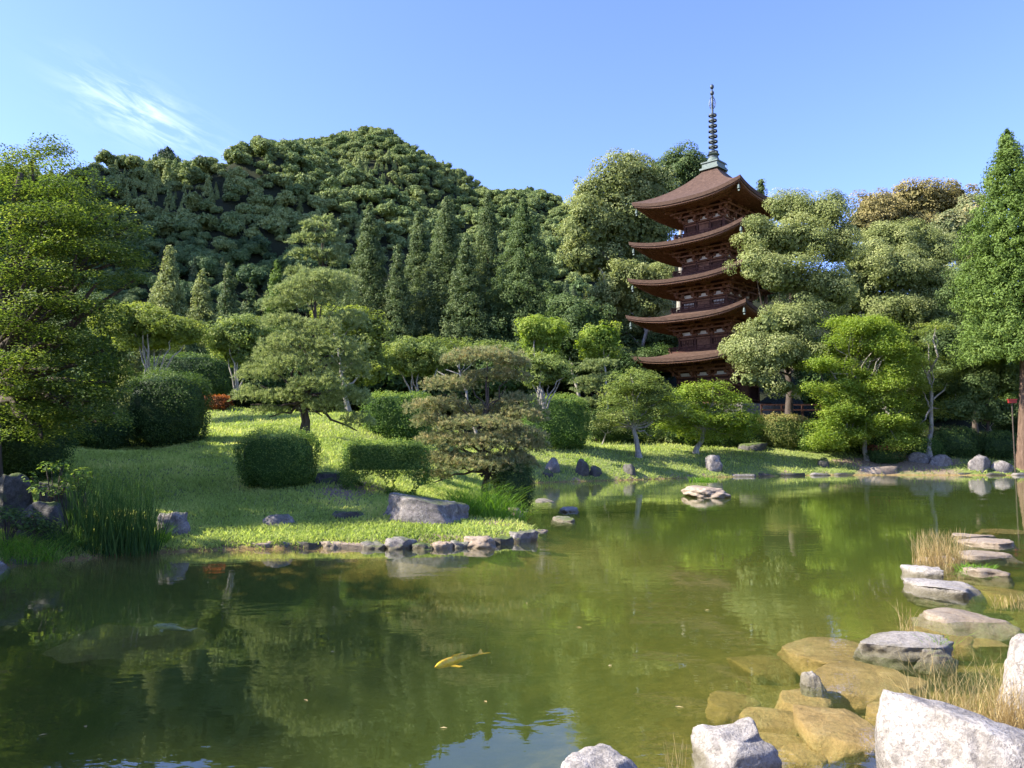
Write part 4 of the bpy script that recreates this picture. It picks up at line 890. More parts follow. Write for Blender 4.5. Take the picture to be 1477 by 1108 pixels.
# ------------------------------------------------------------------ rocks
_bm = bmesh.new(); bmesh.ops.create_icosphere(_bm, subdivisions=5, radius=1.0); _bm.verts.ensure_lookup_table()
ICO = np.array([v.co[:] for v in _bm.verts]); ICF = np.array([[v.index for v in f.verts] for f in _bm.faces]); _bm.free()
_bm = bmesh.new(); bmesh.ops.create_icosphere(_bm, subdivisions=3, radius=1.0); _bm.verts.ensure_lookup_table()
ICO3 = np.array([v.co[:] for v in _bm.verts]); ICF3 = np.array([[v.index for v in f.verts] for f in _bm.faces]); _bm.free()
def rock_mesh(seed, W, D, H, flat=0., cuts=9, boxy=.75, rough=.05, lo=False, tilt=0.):
    g = np.random.default_rng(seed); V = (ICO3 if lo else ICO).copy(); V = np.sign(V)*np.abs(V)**boxy
    V[:, :2] += .12*np.sin(V[:, [1, 0]]*2.3+g.random()*6)
    for i in range(cuts):
        n = g.normal(size=3); n[2] = abs(n[2])*.6 if i % 2 else n[2]*.4; n /= np.linalg.norm(n); d = g.uniform(.62, .9); s = V@n-d
        V = V-np.outer(np.where(s > 0, s*.93, 0), n)
    if flat: V[:, 2] = np.where(V[:, 2] > 1-flat, 1-flat+(V[:, 2]-1+flat)*.12, V[:, 2])
    dn = np.zeros(len(V))
    for k in (2.5, 5, 10, 21):
        for _ in range(3): dn += rough/k**.85*2.2*np.sin(V@(g.normal(size=3)*k)+g.random()*6.3)
    nn = V/np.linalg.norm(V, axis=1)[:, None]; V = V+nn*dn[:, None]
    mn, mx = V.min(0), V.max(0); V = (V-(mn+mx)/2)/((mx-mn)/2)
    V[:, 2] += tilt*V[:, 0]*(V[:, 2] > -.2); 
    V *= np.array([W, D, H])/2
    F = ICF3 if lo else ICF
    return V, np.concatenate([F, -np.ones((len(F), 1), int)], 1)
RN = [100]
def rock(label, px, pt, pb, w, D=None, h=None, mat='greystone', flat=.25, sink=.3, z0=None, cuts=9, boxy=.75, rough=.05, rz=0., tilt=0., group=None, lo=False, name='rock', cat='rock', Y=None, seed=None):
    RN[0] += 1
    if Y is not None: b = tree_base(px, Y); b[2] = max(b[2], 0)
    else: b = plane(px, pb, z0) if z0 is not None else G(px, pb)
    if D is None: Yb = plane(px, pt, b[2]+h)[1]; D = max(.15, Yb-b[1]); zt = b[2]+h
    else: zt = at(px, pt, b[1]+D*.4)[2]
    W = w*mpp(b[1]+D*.3); zb = b[2]-sink
    V, Q = rock_mesh(seed or RN[0], W, D, zt-zb, flat, cuts, boxy, rough, lo, tilt)
    x = (px-CX)/F*(b[1]+D/2)
    o = raw(name, V, Q, M[mat], smooth=True); o.location = (x, b[1]+D/2, (zt+zb)/2); o.rotation_euler = (0, 0, rz)
    return tag(o, label, cat, group)
# near right shore
rock('huge pale granite boulder with a flat sloping top filling the bottom right corner', 1412, 1040, 1205, 320, .95, None, 'granite', .3, .3, .05, 6, .62, .035, tilt=-.34, seed=44)
rock('tall pale boulder at the right picture edge behind the dry grass', 1480, 925, 1062, 138, 1.0, None, 'granite', .1, .3, 0., 7, 1.0, .03, seed=9)
rock('angular boulder with a dark wet right side at the bottom of the picture', 1047, 1046, 1135, 138, .62, None, 'granite', .0, .3, 0., 12, 1.0, .06, seed=18)
rock('rounded boulder poking up at the bottom edge left of the angular boulder', 862, 1092, 1150, 152, .5, None, 'granite', .3, .3, 0., 6, .85, .03, seed=15)
rock('small white topped stone on a submerged rock', 1160, 970, 987, 34, .22, None, 'granite', .05, .2, 0., 8, 1.05)
rock('long speckled stone lying in the shallows with grass at its right end', 1287, 905, 946, 150, None, .09, 'granite', .4, .3, 0., 8, .8)
rock('low wedge stone touching the long speckled stone', 1335, 930, 951, 60, None, .07, 'greystone', .3, .2, 0.)
rock('thick pale stepping stone in front of the dry grass tuft', 1357, 831, 863, 108, None, .105, 'granite', .6, .3, 0., 8, .65)
rock('squat pale block half hidden by the dry grass tuft', 1323, 816, 836, 46, .8, None, 'granite', .5, .3, 0., 6, .7)
rock('tan stepping stone right of the dry grass tuft', 1412, 812, 831, 66, None, .07, 'tanstone', .5, .3, 0., 8, .7)
rock('flat pale stepping stone second from the far end of the row', 1414, 792, 805, 90, None, .055, 'tanstone', .6, .3, 0., 7, .7)
rock('flat sunlit stepping stone at the far end of the row', 1422, 774, 789, 84, None, .07, 'tanstone', .55, .3, 0., 7, .7)
rock('thin submerged stone beyond the last stepping stone', 1396, 768, 775, 60, None, .03, 'tanstone', .5, .3, 0., 7, .7)
rock('low tan stone behind the dry grass tuft', 1345, 799, 811, 76, None, .05, 'tanstone', .5, .3, 0., 7, .7)
rock('half sunken ochre slab with a dry pale ridge', 1375, 871, 905, 132, None, .05, 'tanstone', .2, .3, 0., 6, .8)
def sunk(label, px, pt, pb, w, z=-.07, mat='slab'):
    RN[0] += 1; a = plane(px, pb, z); b = plane(px, pt, z); D = b[1]-a[1]; W = w*mpp((a[1]+b[1])/2)
    V, Q = rock_mesh(RN[0], W*.98, D*1.02, .24, .85, 12, .62, .02); o = raw('submerged_slab', V, Q, M[mat], smooth=True); o.location = ((px-CX)/F*(a[1]+D/2), a[1]+D/2, z-.17); tag(o, label, 'rock')
sunk('large angular submerged slab touching the long speckled stone', 1205, 911, 950, 165, -.07)
sunk('broad submerged slab below the long speckled stone', 1222, 940, 996, 150, -.05)
sunk('submerged slab with a dry tip near the huge pale boulder', 1193, 1000, 1062, 115, .0)
sunk('squarish submerged slab left of the dry tipped slab', 1103, 1007, 1042, 84, -.12)
sunk('dark submerged stone under the small white topped stone', 1150, 978, 1016, 90, -.06)
sunk('faint submerged slab between the angular boulder and the pond', 1120, 1040, 1085, 110, -.16)
sunk('dim submerged slab at the left of the shallows', 1045, 985, 1015, 80, -.3)
sunk('dim submerged slab below the half sunken ochre slab', 1345, 893, 922, 84, -.06)
sunk('faint submerged slab at the left end of the shallows', 1095, 935, 965, 90, -.35)
sunk('wide brown submerged slab in the shaded left part of the pond', 195, 893, 948, 190, -.33)
sunk('submerged flat stone beside the far stepping stones', 1440, 758, 766, 80, -.04)
sunk('brown submerged slab at the right edge below the stepping stones', 1440, 838, 858, 70, -.12)
for i, (px, py, w) in enumerate([(40, 812, 44), (82, 804, 36), (205, 795, 44), (235, 793, 34), (300, 790, 40), (390, 789, 44), (424, 788.5, 34), (452, 788.5, 36), (484, 788.5, 38), (540, 789.5, 34), (612, 791, 34), (640, 790.5, 34), (664, 789, 26), (722, 783, 34), (742, 741, 26), (748, 728, 24)]):
    rock('low flat kerb stone half sunk in the turf at the left waterline', px, py-9, py+2.5, w*1.15, .42, None, ('greystone', 'darkstone', 'tanstone')[i % 3], .5, .3, 0., 8, .7, .05, group='kerb stones along the left bank', name='kerb_stone', cat='kerb stone', seed=500+i % 6)
for px, pt, pb, w, z, lab in [(1262, 1000, 1022, 60, -.06, 'small broken submerged slab beside the dry tipped slab'), (1075, 1040, 1062, 56, -.2, 'small dim submerged stone left of the squarish slab'), (1150, 1058, 1088, 70, -.12, 'submerged fragment below the dry tipped slab'), (1290, 960, 985, 70, -.05, 'submerged fragment right of the broad slab'), (1395, 905, 925, 70, -.08, 'submerged fragment under the half sunken ochre slab')]: sunk(lab, px, pt, pb, w, z)
# stones in open water
rock('flat pale stone rising from the bay nearest the pine', 786, 717, 725, 32, None, .06, 'granite', .5, .3, 0., 7, .75)
rock('rounded pale stone in the bay, right of its two neighbours', 819, 728, 740, 34, None, .11, 'granite', .4, .3, 0., 7, .8)
rock('dark topped flat stone in the bay, lowest of three', 811, 741, 753, 36, None, .08, 'greystone', .5, .3, 0., 7, .8)
rock('lone grassy topped rock in the middle of the pond', 1017, 699, 719, 66, None, .38, 'tanstone', .25, .2, 0., 7, .95)
# left bank
rock('big leaning grey boulder on the tip of the left bank', 612, 718, 763, 132, 1.3, None, 'greystone', .35, .3, None, 9, .7, .04, tilt=-.36, Y=16.5, seed=23)
rock('flat grey stone between the boulder and the bay', 719, 734, 752, 52, .7, None, 'greystone', .4, .3, 0.)
rock('peaked pale stone at the waterline below the big boulder', 580, 774, 793, 50, .7, None, 'greystone', .1, .3, 0., 9, .85)
rock('broad brown stone at the waterline right of the peaked stone', 692, 773, 791, 58, .8, None, 'tanstone', .3, .3, 0.)
rock('long flat grey stone at the very tip of the left bank', 751, 765, 782, 50, .5, None, 'greystone', .4, .3, 0.)
rock('thin pale stone trailing off the tip of the left bank', 776, 762, 770, 30, None, .05, 'tanstone', .4, .3, 0.)
rock('lumpy grey stone on the sunny lawn near the water', 402, 742, 764, 48, .6, None, 'greystone', .2, .3, None, Y=16.0)
rock('blocky grey stone right of the tall reeds', 257, 738, 778, 48, .6, None, 'greystone', .35, .3, None, 8, .65, Y=15.1)
rock('flat long kerb stone at the water edge below the reeds', 145, 783, 801, 92, .45, None, 'greystone', .5, .3, 0.)
rock('flat kerb stone right of the reeds at the waterline', 260, 778, 793, 66, .45, None, 'greystone', .5, .3, 0.)
rock('weathered pale kerb stone lit by the sun left of centre bank', 342, 768, 787, 90, .6, None, 'greystone', .3, .3, 0.)
rock('mossy brown stone sunk in the lawn left of the big boulder', 508, 737, 757, 62, .6, None, 'darkstone', .4, .3, None, Y=16.8)
rock('thin kerb stone edging the grass left of the peaked stone', 500, 781, 791, 96, .4, None, 'tanstone', .5, .3, 0.)
rock('dark upright mossy rock at the left picture edge', 20, 682, 735, 58, .8, None, 'darkstone', .1, .4, None, 10, .95, Y=14.6)
rock('dark flat topped mossy rock left of the reeds', 74, 722, 760, 74, .7, None, 'darkstone', .15, .4, None, 9, .95, Y=14.0)
rock('dark low rock under the leafy plant near the reeds', 100, 694, 730, 60, .8, None, 'darkstone', .3, .3, None, Y=14.9)
rock('sunlit flat stone in the bottom corner of the left bank', 2, 806, 823, 44, .5, None, 'granite', .4, .3, 0.)
rock('low dry stone step between the clipped shrubs', 477, 681, 706, 46, .6, None, 'darkstone', .5, .3, None, 8, .55, Y=20.6)
# far bank
far = [(797, 660, 682, 22, 'pointed dark rock at the water side of the far lawn, leftmost there'), (790, 676, 688, 16, 'small low rock below the pointed dark rock'), (839, 661, 686, 20, 'dark split upright rock under the grass tuft on the far bank'), (858, 671, 688, 20, 'pale block beside the dark split rock'),
       (907, 668, 685, 18, 'small dark cone shaped rock on the far lawn'), (1028, 656, 679, 26, 'large pyramid shaped rock on the far bank near the maple trunk'), (1184, 659, 674, 15, 'stump like dark rock alone on the sunny far lawn'), (1409, 655, 681, 34, 'blue grey rock at the foot of the dark right bank'),
       (1352, 655, 672, 34, 'low rock at the foot of the mottled maple trunk'), (1320, 652, 668, 30, 'flat rock right of the low azalea'), (1442, 664, 682, 34, 'flat pale rock under the tall cedar')]
for px, pt, pb, w, lab in far: rock(lab, px, pt, pb+1, w, 1.0, None, 'greystone' if w > 21 else 'darkstone', .02, .3, None, 10, .95, lo=True)
rock('dark overhanging mossy rock in the sunny far lawn', 1083, 638, 657, 42, 1.6, None, 'darkstone', .5, .3, None, 8, .7, lo=True, Y=54)
rock('long flat slab at the far waterline under the azalea', 1264, 672, 684, 60, .9, None, 'tanstone', .6, .3, None, 5, .5, lo=True)
e0 = None
for i, (px, py, w) in enumerate([(790, 695, 42), (833, 694, 40), (872, 692, 44), (915, 691, 40), (955, 690, 38), (992, 689.4, 34), (1068, 688, 40), (1106, 687, 36), (1143, 686.4, 36), (1180, 686, 34), (1215, 685.6, 36), (1310, 685.3, 34), (1350, 685.4, 36), (1392, 685.6, 36), (1432, 685.8, 36), (1468, 686, 32)]):
    rock('long low kerb stone edging the grass of the far bank', px, py-4.5, py, w, .7, None, 'darkstone' if i % 3 else 'greystone', .5, .3, 0., 7, .65, lo=True, group='kerb stones along the far bank', name='kerb_stone', cat='kerb stone', seed=400+i % 5)

# ------------------------------------------------------------------ grasses and reeds
def clump(label, px, Y, z, wx, wy, n, h, w, mat, lean=.35, curve_=.5, seg=3, name='grass_clump', cat='grass clump', hv=.5):
    b = np.array([(px-CX)/F*Y, Y, z]); a = RNG.random(n)*6.283; r = np.sqrt(RNG.random(n)); P = b+np.stack([wx*r*np.cos(a), wy*r*np.sin(a), np.zeros(n)], 1)
    P[:, 2] = np.maximum(ground(P[:, 0], P[:, 1])-.03, z-.06) if z < .3 else P[:, 2]
    lv = blades(P, h*RNG.uniform(1-hv, 1, n), w, None, lean, seg, None, curve_); return shrub(name, label, cat, lv, M[mat], b)
clump('tall dark iris reeds standing in a dense clump at the left water edge', 170, 14.3, .06, .85, .45, 750, 1.55, .022, 'reed', .28, .35, 4, 'reed_clump', 'reeds', .5)
clump('ragged green sedge in front of the dark mossy rocks at the left edge', 40, 13.35, .06, .7, .3, 420, .5, .014, 'tuft', .8, .8, 3)
clump('thin dark sedge between the mossy rock and the iris reeds', 105, 13.9, .08, .35, .25, 220, .6, .014, 'reed', .7, .7, 3)
clump('short sedge tuft beside the blocky grey stone', 232, 14.8, .06, .25, .2, 160, .45, .014, 'tuft', .7, .8, 3)
clump('fresh green arching grass clump right of the big boulder', 688, 18.3, .2, .72, .5, 900, .95, .016, 'tuft', .7, .8, 4)
clump('pale grass tuft spilling from the bush toward the bay', 738, 18.6, .1, .4, .3, 240, .6, .014, 'tuft', .7, .8, 3)
clump('dry straw coloured grass tuft growing from the stepping stones', 1345, 12.9, .06, .42, .28, 420, .66, .0085, 'dry', .45, .35, 3, hv=.65)
clump('low green weed at the right foot of the dry grass tuft', 1395, 12.5, .03, .3, .18, 160, .16, .014, 'tuft', .9, .8, 2)
clump('tall dry grass clump in front of the right edge boulder', 1372, 5.7, .0, .42, .26, 360, .62, .006, 'dry', .5, .5, 4, hv=.6)
clump('sparse dry grass at the base of the huge pale boulder', 1440, 5.6, .02, .24, .2, 220, .5, .006, 'dry', .6, .5, 4, hv=.6)
clump('small dry sprig behind the long speckled stone', 1297, 8.6, .02, .1, .06, 30, .34, .006, 'dry', .5, .4, 3)
clump('thin grass sprig at the right end of the long speckled stone', 1345, 7.7, .03, .14, .08, 40, .24, .006, 'tuft', .8, .6, 3)
clump('few dry stalks between the two bottom boulders', 965, 4.9, .0, .06, .05, 12, .3, .005, 'dry', .35, .3, 3)
clump('single file of pale stalks left of the angular boulder', 1052, 5.2, .0, .03, .03, 6, .36, .005, 'dry', .3, .3, 3)
clump('pale sedge fringe at the right picture edge in the shallows', 1462, 9.9, .0, .4, .1, 90, .2, .008, 'dry', .4, .3, 2)
clump('bright grass tuft on top of the split rock on the far bank', 840, gz(5, 46)*0+44.3, .75, .35, .3, 200, .6, .03, 'tuft', .7, .8, 3)
clump('short grass growing on the lone rock in the pond', 1012, 32.5, .4, .6, .25, 160, .3, .03, 'tuft', .6, .6, 2)
# lawn: countless blades
def scatter_land(n, x0, x1, y0, y1, pw):
    u = RNG.random(n*3); y = (y0**(1-pw)+u*(y1**(1-pw)-y0**(1-pw)))**(1/(1-pw)); x = (RNG.random(n*3)*2-1)*.72*y
    k = (x > x0) & (x < x1); x, y = x[k], y[k]; s = pond_sd(x, y); k = s > .05
    d = np.maximum.reduce([np.exp(-((x-26)/4.5)**2-((y-52.3)/1.6)**2), np.exp(-((x-35.5)/5)**2-((y-57)/3)**2), .8*np.exp(-((x+.5)/.9)**2-((y-19)/2.5)**2), .7*np.exp(-((x+4.2)/1.2)**2-((y-20.5)/2.5)**2)])
    k &= RNG.random(len(x)) > d*1.2
    x, y = x[k][:n], y[k][:n]; return np.stack([x, y, ground(x, y)-.01], 1)
P = scatter_land(120000, -26, 40, 11.5, 58, 1.9)
pv = np.clip(.45+.2*wob(P[:, 0], P[:, 1], 3.2, o=5)+RNG.uniform(-.3, .3, len(P)), 0, 1)
lv = blades(P, (.028+.0017*P[:, 1])*RNG.uniform(.5, 1.5, len(P))*(1+.5*(wob(P[:, 0], P[:, 1], 2.2, o=12) > .6)), .012+.0011*P[:, 1], None, .8, 1, pv)
V, Q, A = lv.arrays(); o = raw('lawn_grass', V, Q, M['lawn'], attr=A); tag(o, kind='stuff')
# shaggy grass along the water edge
t = []
A_ = POND[3:30]
for a, b in zip(A_[:-1], A_[1:]):
    L = np.linalg.norm(b-a); n = int(L*110*(1 if a[1] < 30 else .45)); u = RNG.random(n)[:, None]; t.append(a+(b-a)*u+RNG.normal(size=(n, 2))*.12)
E_ = np.concatenate(t); s = pond_sd(E_[:, 0], E_[:, 1]); E_ = E_[(s > -.03) & (s < .5)]; hh = wob(E_[:, 0], E_[:, 1], 1.6, o=20); E_ = E_[hh > -.75]
P = np.stack([E_[:, 0], E_[:, 1], np.maximum(ground(E_[:, 0], E_[:, 1]), 0)-.02], 1)
lv = blades(P, RNG.uniform(.04, .13, len(P)), .012+.0008*P[:, 1], None, .9, 2, None, .9); V, Q, A = lv.arrays(); o = raw('bank_grass', V, Q, M['lawn'], attr=A); tag(o, kind='stuff')

# ------------------------------------------------------------------ fish, post, fence, board
def koi(label, p0, p1, z, mat, h=.055):
    a = plane(*p0, z); b = plane(*p1, z); L = np.linalg.norm(b-a); rz = math.atan2(b[1]-a[1], b[0]-a[0])
    o = empty('koi', (a+b)/2, rz); tag(o, label, 'fish')
    t = np.linspace(0, 1, 16); prof_ = np.interp(t, [0, .05, .15, .32, .55, .78, .9, 1], [.010, .032, .05, .06, .053, .03, .018, .016])*L
    mb = MB(); n = 12; an = np.arange(n)*2*math.pi/n; V = []
    for ti, r in zip(t, prof_):
        x = -L/2+ti*L*.8; yb = .03*L*math.sin(ti*3.6); V.append(np.stack([np.full(n, x), yb+r*np.cos(an)*.8, r*np.sin(an)*1.05], 1))
    V = np.concatenate(V); Q = [[i*n+k, i*n+(k+1) % n, (i+1)*n+(k+1) % n, (i+1)*n+k] for i in range(15) for k in range(n)]; mb.add(V, Q)
    mb.add(np.concatenate([V[:n], [[-L/2-.01, 0, 0]]]), np.array([[(k+1) % n, k, n] for k in range(n)]))
    body = mb.build('body', mat, o, smooth=True)
    x = L*.3; y0 = .03*L*math.sin(3.6)
    def fin(name, pts, par=o):
        q = MB(); pts = np.array(pts, float); q.add(np.concatenate([pts+[0, 0, .003], pts-[0, 0, .003]]), [[0, 1, 2, 3], [7, 6, 5, 4], [0, 4, 5, 1], [1, 5, 6, 2], [2, 6, 7, 3], [3, 7, 4, 0]]); q.build(name, mat, par)
    fin('tail_fin', [(x-.02*L, y0, 0), (x+.17*L, y0+.10*L, .02), (x+.11*L, y0+.01*L, 0), (x+.19*L, y0-.07*L, .0)])
    fin('side_fin', [(-.28*L, .06*L, -.02), (-.2*L, .06*L, -.02), (-.13*L, .15*L, -.03), (-.2*L, .15*L, -.03)]); fin('side_fin', [(-.28*L, -.06*L, -.02), (-.2*L, -.06*L, -.02), (-.13*L, -.15*L, -.03), (-.2*L, -.15*L, -.03)])
    q = MB(); q.add([(-.2*L, .02*L-.004, .05*L), (.08*L, .03*L-.004, .06*L), (.05*L, .03*L, .075*L), (-.14*L, .02*L, .085*L), (-.2*L, .02*L+.004, .05*L), (.08*L, .03*L+.004, .06*L)], [[0, 1, 2, 3], [4, 3, 2, 5]]); q.build('dorsal_fin', mat, o)
M['koi_gold'] = simple_mat('golden_scales', [(.35, (.85, .42, .015)), (.65, (.95, .66, .05))], 30, .35, .3, .004, spec=.5)
M['reflection_pale'] = simple_mat('pale_reflection', [(.35, (.34, .33, .28)), (.65, (.5, .48, .42))], 30, .35, .3, .004, spec=.5)  # pale tone for the whitish reflection on the water
koi('golden yellow koi swimming just under the surface in mid pond', (628, 962), (702, 940), -.06, M['koi_gold'])
koi('pale koi shape standing in for a whitish reflection near the submerged brown slab in the shaded water', (222, 903), (282, 910), -.24, M['reflection_pale'])  # fish mesh used in place of a whitish reflection on the water
b = G(343, 578); q = MB(); zt_ = at(343, 551, b[1])[2]
q.box((b[0], b[1], (b[2]+zt_)/2-.1), (.3, .3, zt_-b[2]+.2)); q.box((b[0], b[1], zt_+.04), (.34, .34, .08), taper=.7)
M['white_paint'] = simple_mat('white_post_paint', [(.3, (.66, .66, .64)), (.7, (.82, .82, .8))], 4, .6, .1, .01)
q2 = q.build('marker_post', M['white_paint']); tag(q2, 'white square marker post at the lawn crest behind the garden pine', 'post')
fo = empty('wooden_fence', tree_base(1130, 60.5)); tag(fo, 'weathered low wooden fence at the foot of the pagoda beside the camphor trunk', 'fence')
zb_ = at(1130, 600, 60.5)[2]-fo.location[2]; zt_ = at(1130, 583, 60.5)[2]-fo.location[2]
for xx in (-1.7, -.1, 1.5, 3.0): q = MB(); q.box((xx, 0, (zt_+0)/2-.1), (.13, .13, zt_+.2)); q.build('post', M['timber'], fo)
for zz in (zt_-.06, (zb_+zt_)/2): q = MB(); q.bar((-1.8, -.08, zz), (3.1, -.08, zz), .07, .11); q.build('rail', M['timber'], fo)
M['red'] = simple_mat('red_paint', [(.3, (.3, .025, .02)), (.7, (.4, .04, .03))], 4, .5, .1, .01)
b = tree_base(1461, 50.0); ro_ = empty('notice_board', b); tag(ro_, 'small red notice board on a thin post in front of the tall cedar trunk', 'sign')
zz = at(1461, 579, 50)[2]-b[2]; q = MB(); q.box((0, 0, zz), (.55, .06, .22)); q.box((0, -.0, zz+.13), (.62, .14, .04)); q.build('board', M['red'], ro_); q = MB(); q.tube([(0, .05, -.2), (0, .05, zz)], .04, 8); q.build('post', M['bark'], ro_)

for i, (px, py) in enumerate([(123, 1048), (62, 1060), (441, 1010), (700, 1012), (560, 884), (835, 905), (905, 770), (300, 840), (980, 1020), (760, 870), (640, 1050), (1020, 880), (480, 940), (880, 960)]):
    p = plane(px, py, .004); lv = Leaves(); lv.add(np.zeros((1, 3)), np.array([[0, 0, 1.]]), .045+.012*(i % 3), .024, np.array([.3+.05*i]))
    V, Q, A = lv.arrays(); o = raw('floating_leaf', V, Q, M['dry'], attr=A); o.location = tuple(p); tag(o, 'tiny pale fallen leaf floating on the pond', 'leaf', 'fallen leaves floating on the pond')

# ------------------------------------------------------------------ dark understorey behind the garden
protos = []
for i in range(3):
    g0 = [(np.array([RNG.normal()*1.2, RNG.normal()*1.2, 3.2+RNG.uniform(-1.6, 2.2)]), np.array([1.9, 1.9, 1.7])*RNG.uniform(.8, 1.2)) for _ in range(6)]
    lv = billow(g0, .7, .22, .9); V, Q, A = lv.arrays(); w_ = woody(MB(), (0, 0, 0), (0, 0, 4), .16, .05, [c for c, r in g0])
    me1 = mesh_data('crown', V, Q, False, A); me1.materials.append(M['bush'] if i else M['evergreen']); me2 = mesh_data('trunk', np.concatenate(w_.v), np.concatenate(w_.q), True); me2.materials.append(M['bark']); protos.append((me1, me2))
for k, (px, Y, s) in enumerate([(120, 52, 1.1), (170, 58, 1), (205, 62, 1.1), (250, 60, .9), (300, 64, 1), (330, 58, .9), (375, 62, 1.1), (420, 66, 1), (455, 60, .9), (500, 66, 1), (545, 62, 1.05), (590, 66, .9), (630, 62, 1), (665, 68, 1), (700, 64, 1.1), (745, 66, 1), (790, 72, 1.1), (830, 74, 1.1), (160, 70, 1.3), (280, 74, 1.2), (420, 76, 1.3), (470, 72, 1), (560, 74, 1.2), (620, 76, 1.1), (720, 76, 1.2), (1460, 66, 1.2), (1420, 70, 1.3), (1210, 74, 1.1), (800, 80, 1.2), (840, 82, 1.2), (870, 86, 1.3), (820, 90, 1.3), (780, 86, 1.2), (900, 79, .9), (930, 82, .9), (860, 76, .9), (950, 86, 1), (740, 92, 1.3), (690, 94, 1.3)]):
    b = tree_base(px, Y); r_ = empty('understorey_tree', b, RNG.random()*6.28); r_.scale = (s, s, s*RNG.uniform(.85, 1.1)); tag(r_, 'shaded dark leafy tree in the wood behind the garden', 'tree', 'dark trees in the wood behind the garden')
    for nm, me in zip(('crown', 'trunk'), protos[k % 3]):
        o = bpy.data.objects.new(nm, me); COL.objects.link(o); o.parent = r_
# trees on the left bank outside the picture that shade the water
for px, Y, s in ((-19.0, 5.6, 2.0), (-14.2, 4.6, 1.5), (-16.0, 8.6, 1.15), (-20.5, 23.0, 1.6)):
    b = np.array([px, Y, gz(px, Y)]); r_ = empty('understorey_tree', b, RNG.random()*6.28); r_.scale = (s, s, s); tag(r_, 'leafy tree on the left bank beside the massive maple', 'tree', 'trees on the left bank')
    for nm, me in zip(('crown', 'trunk'), protos[1]):
        o = bpy.data.objects.new(nm, me); COL.objects.link(o); o.parent = r_

# ------------------------------------------------------------------ forest on the hill
hp = []
for i in range(4):
    bl = [(np.array([RNG.normal()*1.5, RNG.normal()*1.5, 5.6+RNG.uniform(-1.6, 1.6)]), np.array([2.7, 2.7, 2.2])*RNG.uniform(.75, 1.1)) for _ in range(5)]
    lv = billow(bl, 1.0, .5, .7, fill=True); V, Q, A = lv.arrays(); me = mesh_data('hill_tree', V, Q, False, A); me.materials.append(M['hill']); hp.append(me)
for i in range(2):
    lv = conic((0, 0, 0), 12, 2.9, .45, 190, None, .3, 1.0, .7, .12); V, Q, A = lv.arrays(); me = mesh_data('hill_conifer', V, Q, False, A); me.materials.append(M['hill_con']); hp.append(me)
cand = []
st = 2.6
for y in np.arange(104, 352, st):
    for x in np.arange(-270, 130, st):
        xx, yy = x+RNG.uniform(-.5, .5)*st, y+RNG.uniform(-.5, .5)*st; cand.append((xx, yy))
cand = np.array(cand); cz = ground(cand[:, 0], cand[:, 1])
lim = np.array([(-130, 420), (100, 430), (200, 430), (470, 440), (520, 370), (600, 345), (770, 350), (790, 430), (850, 430), (870, 235), (1500, 235)])
keep = []
hor = {}
order = np.argsort(cand[:, 1])
for i in order:
    x, y = cand[i]; z = cz[i]; hgt = 3.4
    px, py = proj((x, y, z+hgt)); key = int(px//4)
    if px < -120 or px > 1500: continue
    m = max(hor.get(key+j, -9) for j in (-1, 0, 1)) if False else hor.get(key, -9)
    el = (z+hgt*.75-EYE)/y
    for j in (-1, 0, 1):
        hor[key+j] = max(hor.get(key+j, -9), (z+hgt*.35-EYE)/y)
    if py > np.interp(px, lim[:, 0], lim[:, 1]): continue
    if el > m: keep.append(i)
print('hill trees', len(keep), [len(m.polygons) for m in hp])
rest_V, rest_Q, rest_A, nv = [], [], [], 0
LB = ['round crowned broadleaf tree in the forest covering the hill', 'pointed dark conifer in the forest covering the hill']
gpatch = wob(cand[:, 0], cand[:, 1], 60, o=30)
for n, i in enumerate(keep):
    x, y = cand[i]; con = (gpatch[i] > .75 and RNG.random() < .7) or RNG.random() < .06; k = 4+RNG.integers(2) if con else RNG.integers(4); s = (.25+.4*RNG.random()**2)*(1 if not con else .85); rz = RNG.random()*6.28
    if n < 300:
        o = bpy.data.objects.new('hill_conifer' if con else 'hill_tree', hp[k]); COL.objects.link(o); o.location = (x, y, cz[i]-.8); o.rotation_euler = (0, 0, rz); o.scale = (s, s, s*RNG.uniform(.9, 1.15))
        tag(o, LB[int(con)], 'tree', 'conifers in the forest on the hill' if con else 'broadleaf trees in the forest on the hill')
    else:
        me = hp[k]; V = np.zeros(len(me.vertices)*3, np.float32); me.vertices.foreach_get('co', V); V = V.reshape(-1, 3); A = np.zeros(len(me.polygons), np.float32); me.attributes['v'].data.foreach_get('value', A)
        Qn = len(V)//4; sel = RNG.random(Qn) < .3; V = V.reshape(-1, 4, 3)[sel]; A = A[sel]; cc = V.mean(1, keepdims=True); V = (cc+(V-cc)*1.75).reshape(-1, 3); ca, sa = math.cos(rz), math.sin(rz)
        V = np.stack([V[:, 0]*ca-V[:, 1]*sa, V[:, 0]*sa+V[:, 1]*ca, V[:, 2]], 1)*s+np.array([x, y, cz[i]-.8]); rest_V.append(V); rest_A.append(np.clip(A*.45+RNG.random()*.55+.1*gpatch[i], 0, 1))
if rest_V:
    V = np.concatenate(rest_V); o = raw('forest', V, np.arange(len(V)).reshape(-1, 4), M['hill'], attr=np.concatenate(rest_A)); tag(o, kind='stuff')

